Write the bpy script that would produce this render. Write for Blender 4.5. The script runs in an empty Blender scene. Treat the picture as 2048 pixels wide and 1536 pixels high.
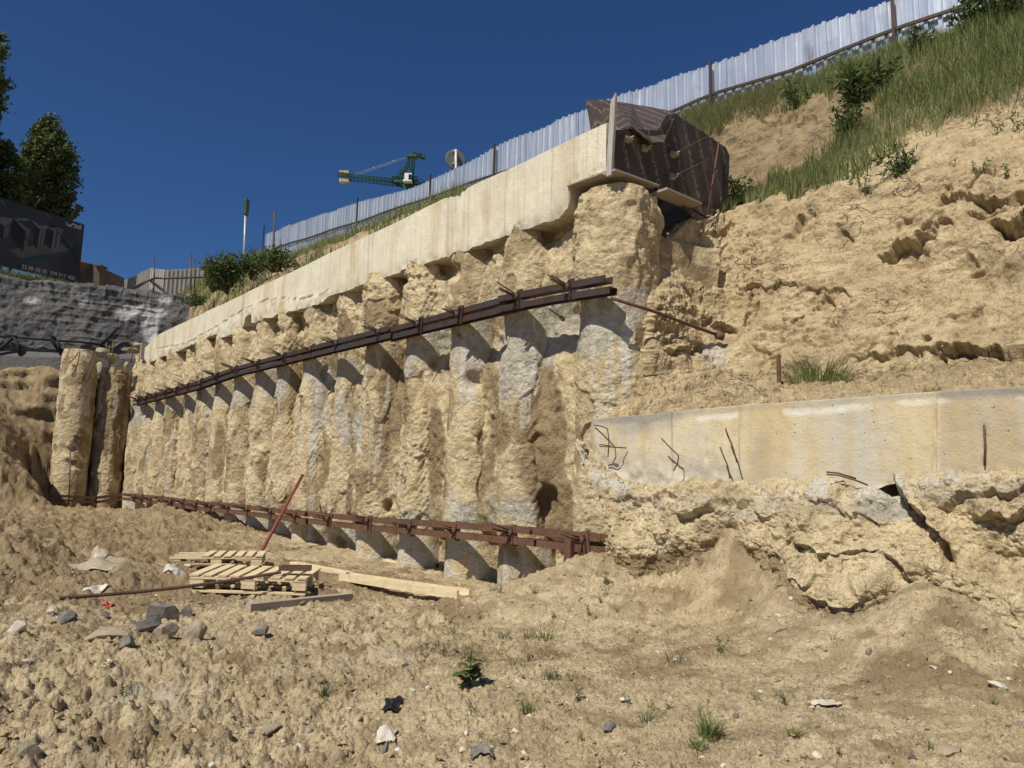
import bpy, math, random
import numpy as np
from mathutils import Vector, Matrix

random.seed(7)
# ------------------------------------------------------------------ camera
F = 1500.0                                   # focal length in px of the 2048 px wide photograph
PITCH, ROLL = math.radians(7.9), math.radians(1.3)
CAM = np.array([0.0, 0.0, 1.2])
_fw = np.array([0, math.cos(PITCH), math.sin(PITCH)])
_u0 = np.array([0, -math.sin(PITCH), math.cos(PITCH)])
_r0 = np.array([1.0, 0, 0])
_R = _r0 * math.cos(ROLL) + _u0 * math.sin(ROLL)
_U = _u0 * math.cos(ROLL) - _r0 * math.sin(ROLL)
sc = bpy.context.scene
cam_d = bpy.data.cameras.new('camera')
cam_d.sensor_width = 36.0
cam_d.lens = 36.0 * F / 2048.0
cam_d.clip_start = 0.05
cam_d.clip_end = 3000
cam = bpy.data.objects.new('camera', cam_d)
sc.collection.objects.link(cam)
cam.matrix_world = Matrix(((_R[0], _U[0], -_fw[0], CAM[0]), (_R[1], _U[1], -_fw[1], CAM[1]), (_R[2], _U[2], -_fw[2], CAM[2]), (0, 0, 0, 1)))
sc.camera = cam

# ------------------------------------------------------------------ light
SUN_EL = math.radians(50)
SUN_DIR = np.array([-0.62, -0.78, 0.0]); SUN_DIR /= np.linalg.norm(SUN_DIR)
SUN_DIR = np.array([SUN_DIR[0] * math.cos(SUN_EL), SUN_DIR[1] * math.cos(SUN_EL), math.sin(SUN_EL)])
w = bpy.data.worlds.new('World'); sc.world = w; w.use_nodes = True
wn = w.node_tree.nodes; wl = w.node_tree.links
bg = wn['Background']
sky = wn.new('ShaderNodeTexSky'); sky.sky_type = 'NISHITA'; sky.sun_disc = False
sky.sun_elevation = SUN_EL
sky.sun_rotation = math.atan2(SUN_DIR[0], SUN_DIR[1])
sky.altitude = 1200; sky.air_density = 1.0; sky.dust_density = 0.15; sky.ozone_density = 4.0
tint = wn.new('ShaderNodeMix'); tint.data_type = 'RGBA'; tint.blend_type = 'MULTIPLY'; tint.inputs[0].default_value = 1.0
tint.inputs[7].default_value = (0.55, 0.86, 1.22, 1)
wl.new(sky.outputs[0], tint.inputs[6]); wl.new(tint.outputs[2], bg.inputs[0]); bg.inputs[1].default_value = 0.05
sd = bpy.data.lights.new('sun', 'SUN'); sd.energy = 4.6; sd.angle = math.radians(0.53); sd.color = (1.0, 0.94, 0.81)
so = bpy.data.objects.new('sun', sd); sc.collection.objects.link(so)
so.rotation_euler = Vector(SUN_DIR).to_track_quat('Z', 'Y').to_euler()
sc.view_settings.view_transform = 'Standard'; sc.view_settings.look = 'None'
sc.view_settings.gamma = 1.0; sc.view_settings.exposure = 0.14
sc.cycles.max_bounces = 6; sc.cycles.diffuse_bounces = 3; sc.cycles.transparent_max_bounces = 6

# ------------------------------------------------------------------ pixel <-> world helpers (2048x1536 photo pixels)
def ray(x, y):
    x = np.asarray(x, float); y = np.asarray(y, float)
    a = (x - 1024) / F; b = -(y - 768) / F
    return _fw + a[..., None] * _R + b[..., None] * _U
def at(x, y, D):                              # D = distance along world Y
    d = ray(x, y); return CAM + d * (np.asarray(D, float) / d[..., 1])[..., None]
def at_z(x, y, z):
    d = ray(x, y); return CAM + d * ((np.asarray(z, float) - CAM[2]) / d[..., 2])[..., None]
def proj(P):
    q = np.asarray(P, float) - CAM
    k = q @ _fw
    return 1024 + F * (q @ _R) / k, 768 - F * (q @ _U) / k
# frame of the piled wall: S runs along it to the right (towards the viewer), N points into the bank
_v = ray(-271, 950); _v = _v.copy(); _v[2] = 0; _v /= np.linalg.norm(_v)
ES = -_v; EN = np.array([-ES[1], ES[0], 0.0])
EZ = np.array([0, 0, 1.0])
O = at(1215, 768, 9.1); O[2] = 0
DW = float((O - CAM) @ EN)
def W(s, n, z):
    s = np.asarray(s, float); n = np.asarray(n, float); z = np.asarray(z, float)
    s, n, z = np.broadcast_arrays(s, n, z)
    return O + s[..., None] * ES + n[..., None] * EN + z[..., None] * EZ
def on_n(x, y, n):
    d = ray(x, y); return CAM + d * ((DW + np.asarray(n, float)) / (d @ EN))[..., None]
def snz(P):
    q = np.asarray(P, float) - O
    return q @ ES, q @ EN, q[..., 2]
def on_s(x, y, s):                            # plane square to the wall at station s
    d = ray(x, y); q = ((O - CAM) @ ES) + s
    return CAM + d * (q / (d @ ES))[..., None]

# ------------------------------------------------------------------ noise
def _h(ix, iy, iz, seed):
    h = (ix.astype(np.int64) * 374761393 + iy.astype(np.int64) * 668265263 + iz.astype(np.int64) * 2147483647 + seed * 1274126177) & 0xffffffff
    h = ((h ^ (h >> 13)) * 1274126177) & 0xffffffff
    h = ((h ^ (h >> 16)) * 2246822519) & 0xffffffff
    return (h ^ (h >> 15)) & 0xffffffff
_G = np.array([[1,1,0],[-1,1,0],[1,-1,0],[-1,-1,0],[1,0,1],[-1,0,1],[1,0,-1],[-1,0,-1],[0,1,1],[0,-1,1],[0,1,-1],[0,-1,-1],[1,1,0],[-1,1,0],[0,-1,1],[0,-1,-1]], np.float32)
_PM = np.tile(np.random.RandomState(5).permutation(256).astype(np.int32), 3)
_GX, _GY, _GZ = [np.ascontiguousarray(_G[:, k][np.arange(256) % 16]) for k in range(3)]
from concurrent.futures import ThreadPoolExecutor
_pool = ThreadPoolExecutor(4)
def _pchunk(P, seed):
    i = np.floor(P); f = (P - i).astype(np.float32); i = (i.astype(np.int64) & 255).astype(np.int32)
    u = f * f * f * (f * (f * 6 - 15) + 10)
    fx, fy, fz = f[:, 0], f[:, 1], f[:, 2]; ux, uy, uz = u[:, 0], u[:, 1], u[:, 2]
    A = _PM[i[:, 0] + (seed * 37 & 255)] + i[:, 1]; B = _PM[((i[:, 0] + 1) & 255) + (seed * 37 & 255)] + i[:, 1]
    def g(h, x, y, z): return _GX[h] * x + _GY[h] * y + _GZ[h] * z
    def colm(c, x, y):
        h = _PM[c] + i[:, 2]; a = g(_PM[h], x, y, fz); return a + uz * (g(_PM[h + 1], x, y, fz - 1) - a)
    a0 = colm(A, fx, fy); a1 = colm(A + 1, fx, fy - 1); b0 = colm(B, fx - 1, fy); b1 = colm(B + 1, fx - 1, fy - 1)
    a0 += uy * (a1 - a0); b0 += uy * (b1 - b0)
    return a0 + ux * (b0 - a0)
def perlin(P, seed=0):
    P = np.asarray(P, float); sh = P.shape[:-1]; Q = P.reshape(-1, 3); n = len(Q)
    if n < 20000: return _pchunk(Q, seed).reshape(sh).astype(float)
    st_ = range(0, n, 16384)
    return np.concatenate(list(_pool.map(lambda k: _pchunk(Q[k:k + 16384], seed), st_))).reshape(sh).astype(float)
def fbm(P, scale, octv=4, seed=0, gain=0.5):
    r = 0; a = 1.0; q = np.asarray(P, float) / scale
    for k in range(octv):
        r = r + a * perlin(q + 17.3 * k, seed + k); q = q * 2.03; a *= gain
    return r
def ridged(P, scale, octv=3, seed=0):
    r = 0; a = 1.0; q = np.asarray(P, float) / scale
    for k in range(octv):
        r = r + a * (1 - 2.2 * np.abs(perlin(q + 9.1 * k, seed + k))); q = q * 2.1; a *= 0.5
    return r
def clods(P, scale, seed=0, dens=0.7, dim=2):
    P = np.asarray(P, float); sh = P.shape[:-1]; Q = P.reshape(-1, 3)
    st_ = range(0, len(Q), 16384)
    return np.concatenate(list(_pool.map(lambda k: _clods(Q[k:k + 16384], scale, seed, dens, dim), st_))).reshape(sh)
def _clods(P, scale, seed=0, dens=0.7, dim=2):
    """rounded lumps of random size, one per cell: returns height in units of scale"""
    q = np.asarray(P, float) / scale
    q = q + 0.35 * np.stack([perlin(q * 1.7, seed + 5), perlin(q * 1.7 + 31, seed + 6), perlin(q * 1.7 + 77, seed + 7)], -1)
    if dim == 2: q = q * np.array([1, 1, 0.0])
    i = np.floor(q).astype(np.int64); best = np.zeros(q.shape[:-1])
    for a in (-1, 0, 1):
        for b in (-1, 0, 1):
            for c in ((0,) if dim == 2 else (-1, 0, 1)):
                jx, jy, jz = i[..., 0] + a, i[..., 1] + b, i[..., 2] + c
                h1 = _h(jx, jy, jz, seed); h2 = _h(jx, jy, jz, seed + 91)
                fx = jx + (h1 & 1023) / 1023.0; fy = jy + ((h1 >> 10) & 1023) / 1023.0
                fz = jz + ((h1 >> 20) & 1023) / 1023.0 if dim == 3 else 0.0
                rr = 0.18 + 0.55 * ((h2 & 1023) / 1023.0) ** 2
                on = ((h2 >> 12) & 1023) / 1023.0 < dens
                d2 = (q[..., 0] - fx) ** 2 + (q[..., 1] - fy) ** 2 + ((q[..., 2] - fz) ** 2 if dim == 3 else 0)
                best = np.maximum(best, np.where(on, np.sqrt(np.maximum(0, rr * rr - d2)), 0))
    return best
def sstep(a, b, x):
    t = np.clip((x - a) / (b - a), 0, 1); return t * t * (3 - 2 * t)

# ------------------------------------------------------------------ object helpers
COL = sc.collection
def tag(o, label=None, cat=None, group=None, kind=None):
    if label: o['label'] = label
    if cat: o['category'] = cat
    if group: o['group'] = group
    if kind: o['kind'] = kind
    return o
def empty(name, loc, label=None, cat=None, group=None, rz=0.0):
    o = bpy.data.objects.new(name, None); COL.objects.link(o)
    o.empty_display_size = 0.2
    o.location = [float(v) for v in loc]; o.rotation_euler = (0, 0, rz)
    return tag(o, label, cat, group)
def mesh_from_arrays(name, V, Fq, smooth=True):
    me = bpy.data.meshes.new(name)
    V = np.asarray(V, np.float32); Fq = np.asarray(Fq, np.int32)
    k = Fq.shape[1]
    me.vertices.add(len(V)); me.vertices.foreach_set('co', V.ravel())
    me.loops.add(Fq.size); me.loops.foreach_set('vertex_index', Fq.ravel())
    me.polygons.add(len(Fq)); me.polygons.foreach_set('loop_start', np.arange(0, Fq.size, k, dtype=np.int32))
    me.polygons.foreach_set('loop_total', np.full(len(Fq), k, np.int32))
    me.polygons.foreach_set('use_smooth', np.full(len(Fq), smooth, bool))
    me.update(calc_edges=True); me.validate()
    return me
def link_mesh(name, me, mat, parent=None, local=False):
    """link a mesh whose verts are in world space (or in the parent's space when local); origin goes to its base"""
    o = bpy.data.objects.new(name, me); COL.objects.link(o)
    if mat:
        for m in (mat if isinstance(mat, (list, tuple)) else [mat]): me.materials.append(m)
    n = len(me.vertices); co = np.empty(n * 3, np.float32); me.vertices.foreach_get('co', co); co = co.reshape(-1, 3)
    lo, hi = co.min(0), co.max(0); org = np.array([(lo[0] + hi[0]) / 2, (lo[1] + hi[1]) / 2, lo[2]])
    me.vertices.foreach_set('co', (co - org).astype(np.float32).ravel()); me.update()
    if parent is not None:
        o.parent = parent
        if not local:
            b = np.array(parent.location); p = parent.parent
            while p: b = b + np.array(p.location); p = p.parent
            org = org - b
    o.location = [float(v) for v in org]
    return o
def attr(me, name, vals):
    a = me.attributes.new(name, 'FLOAT', 'POINT'); a.data.foreach_set('value', np.asarray(vals, np.float32).ravel())
def grid_faces(nr, nc, wrap=False):
    r = np.arange(nr - 1)[:, None]; c = np.arange(nc if wrap else nc - 1)[None, :]
    c2 = (c + 1) % nc
    return np.stack([r * nc + c, r * nc + c2, (r + 1) * nc + c2, (r + 1) * nc + c], -1).reshape(-1, 4)
def grid_obj(name, P, mat, parent=None, attrs=None, wrap=False, flip=False):
    nr, nc = P.shape[:2]; f = grid_faces(nr, nc, wrap)
    if flip: f = f[:, ::-1]
    me = mesh_from_arrays(name, P.reshape(-1, 3), f)
    for k, v in (attrs or {}).items(): attr(me, k, v)
    return link_mesh(name, me, mat, parent)
def normals(P):
    du = np.gradient(P, axis=1); dv = np.gradient(P, axis=0)
    n = np.cross(du, dv); return n / (np.linalg.norm(n, axis=-1, keepdims=True) + 1e-9)
def blur(A, k):
    for _ in range(k):
        B = np.concatenate([A[:1], A, A[-1:]], 0); A = (B[:-2] + 2 * B[1:-1] + B[2:]) / 4
        B = np.concatenate([A[:, :1], A, A[:, -1:]], 1); A = (B[:, :-2] + 2 * B[:, 1:-1] + B[:, 2:]) / 4
    return A
def loft(C, NR, NC, k=10):
    """control grid (R,C,3) -> (NR,NC,3)"""
    C = np.asarray(C, float)
    r = np.linspace(0, C.shape[0] - 1, NR); c = np.linspace(0, C.shape[1] - 1, NC)
    i = np.minimum(r.astype(int), C.shape[0] - 2); fr = (r - i)[:, None, None]
    A = C[i] * (1 - fr) + C[i + 1] * fr
    j = np.minimum(c.astype(int), C.shape[1] - 2); fc = (c - j)[None, :, None]
    return blur(A[:, j] * (1 - fc) + A[:, j + 1] * fc, k)

class MB:
    """collects polygons into one mesh"""
    def __init__(s): s.v = []; s.f = []; s.sm = []
    def add(s, vs, fs, smooth=False):
        b = len(s.v); s.v += [tuple(map(float, p)) for p in vs]
        s.f += [tuple(b + i for i in f) for f in fs]; s.sm += [smooth] * len(fs); return s
    def box(s, c, sx, sy, sz, ax=None, ay=None, az=None, bev=0.0):
        ax = np.array([1., 0, 0]) if ax is None else np.asarray(ax, float)
        ay = np.array([0, 1., 0]) if ay is None else np.asarray(ay, float)
        az = np.array([0, 0, 1.]) if az is None else np.asarray(az, float)
        c = np.asarray(c, float)
        if bev <= 0:
            v = [c + ax * sx / 2 * i + ay * sy / 2 * j + az * sz / 2 * k for k in (-1, 1) for j in (-1, 1) for i in (-1, 1)]
            f = [(0, 2, 3, 1), (4, 5, 7, 6), (0, 1, 5, 4), (2, 6, 7, 3), (0, 4, 6, 2), (1, 3, 7, 5)]
            return s.add(v, f)
        # chamfered long edges: octagon swept along x
        b = min(bev, sy * .4, sz * .4); y = sy / 2; z = sz / 2
        o = [(-y + b, -z), (y - b, -z), (y, -z + b), (y, z - b), (y - b, z), (-y + b, z), (-y, z - b), (-y, -z + b)]
        v = [c + ax * sx / 2 * e + ay * p + az * q for e in (-1, 1) for p, q in o]
        f = [tuple(range(7, -1, -1)), tuple(range(8, 16))] + [(i, (i + 1) % 8, (i + 1) % 8 + 8, i + 8) for i in range(8)]
        return s.add(v, f)
    def sweep(s, pts, prof, up=(0, 0, 1), caps=True, smooth=False):
        """sweep a closed 2-D profile (side, up) along a 3-D polyline"""
        pts = [np.asarray(p, float) for p in pts]; n = len(prof); vs = []
        for i, p in enumerate(pts):
            t = (pts[min(i + 1, len(pts) - 1)] - pts[max(i - 1, 0)]); t /= np.linalg.norm(t) + 1e-9
            a = np.cross(t, up); a /= np.linalg.norm(a) + 1e-9; b = np.cross(a, t)
            vs += [p + a * q[0] + b * q[1] for q in prof]
        fs = [(i * n + j, i * n + (j + 1) % n, (i + 1) * n + (j + 1) % n, (i + 1) * n + j) for i in range(len(pts) - 1) for j in range(n)]
        s.add(vs, fs, smooth)
        if caps:
            b = len(s.v) - len(vs); s.f.append(tuple(b + j for j in range(n - 1, -1, -1))); s.f.append(tuple(b + len(vs) - n + j for j in range(n))); s.sm += [False, False]
        return s
    def tube(s, pts, r, seg=7, r2=None):
        pts = [np.asarray(p, float) for p in pts]; n = len(pts); vs = []
        a = None
        for i, p in enumerate(pts):
            t = pts[min(i + 1, n - 1)] - pts[max(i - 1, 0)]; t /= np.linalg.norm(t) + 1e-9
            if a is None:
                a = np.cross(t, (0, 0, 1) if abs(t[2]) < .9 else (1, 0, 0))
            a = a - t * (a @ t); a /= np.linalg.norm(a) + 1e-9; b = np.cross(t, a)
            rr = r if r2 is None else r + (r2 - r) * i / (n - 1)
            vs += [p + rr * (a * math.cos(k * 2 * math.pi / seg) + b * math.sin(k * 2 * math.pi / seg)) for k in range(seg)]
        fs = [(i * seg + j, i * seg + (j + 1) % seg, (i + 1) * seg + (j + 1) % seg, (i + 1) * seg + j) for i in range(n - 1) for j in range(seg)]
        fs += [tuple(range(seg - 1, -1, -1)), tuple((n - 1) * seg + j for j in range(seg))]
        return s.add(vs, fs, True)
    def prism(s, poly, nrm, th):
        """3-D polygon given thickness th along nrm"""
        poly = [np.asarray(p, float) for p in poly]; nrm = np.asarray(nrm, float); n = len(poly)
        v = [p for p in poly] + [p + nrm * th for p in poly]
        f = [tuple(range(n)), tuple(range(2 * n - 1, n - 1, -1))] + [(i, i + n, (i + 1) % n + n, (i + 1) % n) for i in range(n)]
        return s.add(v, f)
    def build(s, name, mat, parent=None, local=False):
        me = bpy.data.meshes.new(name); me.from_pydata(s.v, [], s.f); me.update()
        me.polygons.foreach_set('use_smooth', s.sm)
        import bmesh
        bm = bmesh.new(); bm.from_mesh(me); bmesh.ops.recalc_face_normals(bm, faces=bm.faces); bm.to_mesh(me); bm.free()
        return link_mesh(name, me, mat, parent, local)
def merged(objs_v, objs_f, name, mat, parent=None, smooth=True):
    return link_mesh(name, mesh_from_arrays(name, objs_v, objs_f, smooth), mat, parent)

# ------------------------------------------------------------------ materials
class NT:
    def __init__(s, name):
        s.m = bpy.data.materials.new(name); s.m.use_nodes = True; s.n = s.m.node_tree.nodes; s.l = s.m.node_tree.links
        s.b = s.n['Principled BSDF']; s.b.inputs['Roughness'].default_value = 0.9
        s.b.inputs['Specular IOR Level'].default_value = 0.25
        g = s.n.new('ShaderNodeNewGeometry'); s.pos = g.outputs['Position']
        tc = s.n.new('ShaderNodeTexCoord'); s.obj = tc.outputs['Object']
        s.heights = []
    def scale(s, v, sc):
        m = s.n.new('ShaderNodeMapping'); m.inputs['Scale'].default_value = sc; s.l.new(v, m.inputs[0]); return m.outputs[0]
    def noise(s, scale, detail=5, rough=0.6, vec=None, dist=0.0):
        t = s.n.new('ShaderNodeTexNoise'); t.inputs['Scale'].default_value = scale; t.inputs['Detail'].default_value = detail
        t.inputs['Roughness'].default_value = rough; t.inputs['Distortion'].default_value = dist
        s.l.new(vec if vec is not None else s.pos, t.inputs['Vector']); return t.outputs['Fac']
    def vor(s, scale, feat='F1', vec=None, out='Distance'):
        t = s.n.new('ShaderNodeTexVoronoi'); t.feature = feat; t.inputs['Scale'].default_value = scale
        s.l.new(vec if vec is not None else s.pos, t.inputs['Vector']); return t.outputs[out]
    def ramp(s, v, stops):
        r = s.n.new('ShaderNodeValToRGB'); e = r.color_ramp.elements
        for i, (p, c) in enumerate(stops):
            if i > 1: e.new(p)
            e[i].position = p
            c = (c, c, c) if isinstance(c, (int, float)) else c
            e[i].color = (*c, 1)
        s.l.new(v, r.inputs[0]); return r.outputs[0]
    def mix(s, fac, a, b, mode='MIX'):
        m = s.n.new('ShaderNodeMix'); m.data_type = 'RGBA'; m.blend_type = mode
        for k, v in ((0, fac), (6, a), (7, b)):
            if isinstance(v, (int, float)): m.inputs[k].default_value = v
            elif isinstance(v, tuple): m.inputs[k].default_value = (*v, 1)
            else: s.l.new(v, m.inputs[k])
        return m.outputs[2]
    def math(s, op, a, b=0.0):
        m = s.n.new('ShaderNodeMath'); m.operation = op
        for k, v in ((0, a), (1, b)):
            if isinstance(v, (int, float)): m.inputs[k].default_value = v
            else: s.l.new(v, m.inputs[k])
        return m.outputs[0]
    def attr(s, name):
        a = s.n.new('ShaderNodeAttribute'); a.attribute_name = name; return a.outputs['Fac']
    def color(s, c):
        if isinstance(c, tuple): s.b.inputs['Base Color'].default_value = (*c, 1)
        else: s.l.new(c, s.b.inputs['Base Color'])
    def bump(s, h, dist, strength=1.0):
        b = s.n.new('ShaderNodeBump'); b.inputs['Distance'].default_value = dist; b.inputs['Strength'].default_value = strength
        s.l.new(h, b.inputs['Height'])
        if s.heights: s.l.new(s.heights[-1], b.inputs['Normal'])
        s.heights.append(b.outputs[0]); s.l.new(b.outputs[0], s.b.inputs['Normal'])
    def set(s, **k):
        for a, v in k.items(): s.b.inputs[a.replace('_', ' ')].default_value = v
        return s

def soil(name, c1, c2, c3, stain=True, bumps=((60, .006), (14, .02)), pebbles=True, specks=0):
    t = NT(name)
    c = t.mix(t.ramp(t.noise(0.9, 6, .62), [(.35, 0), (.65, 1)]), c1, c2)
    c = t.mix(t.ramp(t.noise(7, 6, .65), [(.42, 0), (.62, .8)]), c, c3)
    # grain: fine light and dark specks
    c = t.mix(t.ramp(t.noise(90, 3, .7), [(.3, .0), (.75, .35)]), c, tuple(min(1, v * 1.5) for v in c2))
    if specks:
        c = t.mix(t.ramp(t.noise(38, 4, .75), [(.32, .75 * specks), (.46, 0)]), c, tuple(v * .45 for v in c3))
        c = t.mix(t.ramp(t.noise(21, 5, .75), [(.58, 0), (.72, .5)]), c, tuple(min(1, v * 1.25) for v in c2))
        c = t.mix(t.ramp(t.noise(2.3, 7, .7), [(.5, 0), (.66, .7)]), c, tuple(v * .74 for v in c3))
    if pebbles:
        nz_ = t.n.new('ShaderNodeTexNoise'); nz_.inputs['Scale'].default_value = 5; nz_.inputs['Detail'].default_value = 4; t.l.new(t.pos, nz_.inputs['Vector'])
        va = t.n.new('ShaderNodeVectorMath'); va.operation = 'MULTIPLY_ADD'; t.l.new(nz_.outputs['Color'], va.inputs[0]); va.inputs[1].default_value = (.22, .22, .22); t.l.new(t.pos, va.inputs[2])
        crk = t.math('MULTIPLY', t.ramp(t.vor(7, 'DISTANCE_TO_EDGE', va.outputs[0]), [(0, 1), (.035, 0)]), t.ramp(t.noise(1.6, 3, .6), [(.48, 0), (.6, 1)]))
        c = t.mix(t.math('MULTIPLY', crk, .75), c, (.13, .09, .05))
        pb = t.ramp(t.vor(26, out='Distance'), [(.0, 1), (.13, 1), (.17, 0)])
        pc = t.vor(26, out='Color')
        sep = t.n.new('ShaderNodeSeparateColor'); t.l.new(pc, sep.inputs[0])
        on = t.math('MULTIPLY', pb, t.math('GREATER_THAN', sep.outputs[0], .86))
        c = t.mix(on, c, t.mix(sep.outputs[1], (.16, .145, .13), (.62, .57, .48)))
    if stain:
        n1 = t.noise(5, 6, .7)
        def masked(a, lo=.35, hi=.6):
            return t.ramp(t.math('MULTIPLY', t.attr(a), t.math('ADD', n1, .35)), [(lo, 0), (hi, 1)])
        c = t.mix(masked('grey'), c, t.mix(t.ramp(t.noise(11, 4), [(.4, 0), (.6, 1)]), (.385, .35, .285), (.51, .465, .38)))
        c = t.mix(masked('brown'), c, t.mix(t.ramp(t.noise(3, 5), [(.4, 0), (.6, 1)]), (.25, .18, .10), (.35, .265, .155)))
        c = t.mix(t.ramp(t.math('MULTIPLY', t.attr('lime'), t.math('ADD', t.noise(9, 7, .8), .3)), [(.36, 0), (.75, .95)]), c, t.mix(t.ramp(t.noise(30, 4, .7), [(.4, 0), (.6, 1)]), (.66, .62, .53), (.54, .50, .41)))
    t.color(c)
    for sc_, d in bumps: t.bump(t.noise(sc_, 5, .65), d)
    return t.m

YEL1, YEL2, YEL3 = (.55, .435, .255), (.68, .565, .37), (.40, .30, .17)
M_ground = soil('pit_earth', (.45, .35, .205), (.60, .49, .315), (.30, .22, .125), bumps=((70, .012), (34, .022), (12, .03)), specks=1)
M_cliff = soil('cliff_loess', (.47, .36, .205), (.61, .49, .305), (.34, .25, .14), pebbles=False, bumps=((60, .012), (26, .028), (9, .05)), specks=1)
def layered_cracks(m):
    nt = m.node_tree; N = nt.nodes; L = nt.links; b = N['Principled BSDF']
    g = N.new('ShaderNodeNewGeometry'); nz = N.new('ShaderNodeTexNoise'); nz.inputs['Scale'].default_value = 2.5; nz.inputs['Detail'].default_value = 6; L.new(g.outputs['Position'], nz.inputs['Vector'])
    va = N.new('ShaderNodeVectorMath'); va.operation = 'MULTIPLY_ADD'; L.new(nz.outputs['Color'], va.inputs[0]); va.inputs[1].default_value = (.7, .7, .7); L.new(g.outputs['Position'], va.inputs[2])
    mp = N.new('ShaderNodeMapping'); mp.inputs['Scale'].default_value = (1.3, 1.3, 4.2); L.new(va.outputs[0], mp.inputs[0])
    vo = N.new('ShaderNodeTexVoronoi'); vo.feature = 'DISTANCE_TO_EDGE'; vo.inputs['Scale'].default_value = 1.5; L.new(mp.outputs[0], vo.inputs['Vector'])
    r1 = N.new('ShaderNodeValToRGB'); r1.color_ramp.elements[0].color = (1, 1, 1, 1); r1.color_ramp.elements[1].color = (0, 0, 0, 1); r1.color_ramp.elements[1].position = .035; L.new(vo.outputs['Distance'], r1.inputs[0])
    n2 = N.new('ShaderNodeTexNoise'); n2.inputs['Scale'].default_value = 1.1; n2.inputs['Detail'].default_value = 5; L.new(g.outputs['Position'], n2.inputs['Vector'])
    r2 = N.new('ShaderNodeValToRGB'); r2.color_ramp.elements[0].position = .53; r2.color_ramp.elements[1].position = .66; L.new(n2.outputs['Fac'], r2.inputs[0])
    mu = N.new('ShaderNodeMath'); mu.operation = 'MULTIPLY'; L.new(r1.outputs[0], mu.inputs[0]); L.new(r2.outputs[0], mu.inputs[1])
    old = b.inputs['Base Color'].links[0].from_socket; mx = N.new('ShaderNodeMix'); mx.data_type = 'RGBA'; L.new(mu.outputs[0], mx.inputs[0]); L.new(old, mx.inputs[6]); mx.inputs[7].default_value = (.26, .185, .105, 1); L.new(mx.outputs[2], b.inputs['Base Color'])
    on_ = b.inputs['Normal'].links[0].from_socket; bu = N.new('ShaderNodeBump'); bu.invert = True; bu.inputs['Distance'].default_value = .035; L.new(mu.outputs[0], bu.inputs['Height']); L.new(on_, bu.inputs['Normal']); L.new(bu.outputs[0], b.inputs['Normal'])
layered_cracks(M_cliff)
M_pile = soil('soil_crusted_concrete', YEL1, YEL2, YEL3, pebbles=False, bumps=((60, .012), (24, .03), (8, .06)), specks=.7)

def concrete(name, c1, c2, stripe, streak=14):
    t = NT(name)
    c = t.mix(t.ramp(t.noise(1.2, 5, .6), [(.38, 0), (.62, 1)]), c1, c2)
    v = t.scale(t.pos, (streak, streak, .7))
    c = t.mix(t.ramp(t.noise(1.0, 4, .6, v), [(.52, 0), (.72, .75)]), c, stripe)
    v2 = t.scale(t.pos, (2.2, 2.2, .25))
    c = t.mix(t.ramp(t.noise(1.0, 3, .5, v2), [(.5, 0), (.68, .7)]), c, stripe)
    pits = t.ramp(t.vor(17, out='Distance'), [(.0, 1), (.085, 1), (.11, 0)])
    sep = t.n.new('ShaderNodeSeparateColor'); t.l.new(t.vor(17, out='Color'), sep.inputs[0])
    pits = t.math('MULTIPLY', pits, t.math('GREATER_THAN', sep.outputs[0], .72))
    c = t.mix(pits, c, (.11, .085, .06))
    n1 = t.noise(6, 6, .7)
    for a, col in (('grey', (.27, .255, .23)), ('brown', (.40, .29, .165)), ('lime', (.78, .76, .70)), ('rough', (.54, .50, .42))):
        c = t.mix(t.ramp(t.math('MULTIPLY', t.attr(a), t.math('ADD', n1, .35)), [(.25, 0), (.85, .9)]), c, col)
    c = t.mix(t.attr('crack'), c, (.09, .07, .05))
    c = t.mix(t.ramp(t.noise(16, 6, .75), [(.52, 0), (.7, .35)]), c, tuple(v * .72 for v in c1))
    t.color(c); t.bump(t.noise(45, 5, .7), .008); t.bump(t.noise(7, 5, .6), .012); t.bump(pits, -.01)
    return t.m
M_cap = concrete('cast_concrete', (.58, .54, .43), (.68, .63, .50), (.47, .37, .21))
M_cap2 = concrete('weathered_concrete', (.52, .48, .39), (.62, .54, .37), (.52, .39, .20), 6)

def plain(name, c, rough=.7, metal=0.0, var=.25, scale=6, bump=.002, bscale=40, obj=False, c2=None):
    t = NT(name); vec = t.obj if obj else t.pos
    c2 = c2 or tuple(v * (1 - var) for v in c)
    t.color(t.mix(t.ramp(t.noise(scale, 5, .65, vec), [(.38, 0), (.64, 1)]), c, c2))
    t.set(Roughness=rough, Metallic=metal)
    if bump: t.bump(t.noise(bscale, 4, .6, vec), bump)
    return t.m
def rust(name, c1, c2, rough=.75, metal=.1, c3=None):
    t = NT(name)
    c = t.mix(t.ramp(t.noise(5, 6, .7), [(.38, 0), (.6, 1)]), c1, c2)
    if c3: c = t.mix(t.ramp(t.noise(1.3, 4, .6), [(.45, 0), (.6, 1)]), c, c3)
    c = t.mix(t.ramp(t.noise(55, 3, .7), [(.5, 0), (.75, .5)]), c, tuple(v * 1.7 for v in c1))
    t.color(c); t.set(Roughness=rough, Metallic=metal); t.bump(t.noise(80, 4, .7), .002)
    return t.m
M_rust_dark = rust('weathered_steel', (.10, .055, .038), (.055, .042, .038), .5, .35, (.06, .062, .07))
M_rust = rust('rusty_steel', (.15, .075, .045), (.09, .05, .037), .8, .0)
M_rebar = rust('rebar_rust', (.14, .08, .05), (.09, .06, .045), .8, .0)
M_red = rust('red_paint', (.22, .055, .04), (.17, .06, .045), .6, 0)
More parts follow.
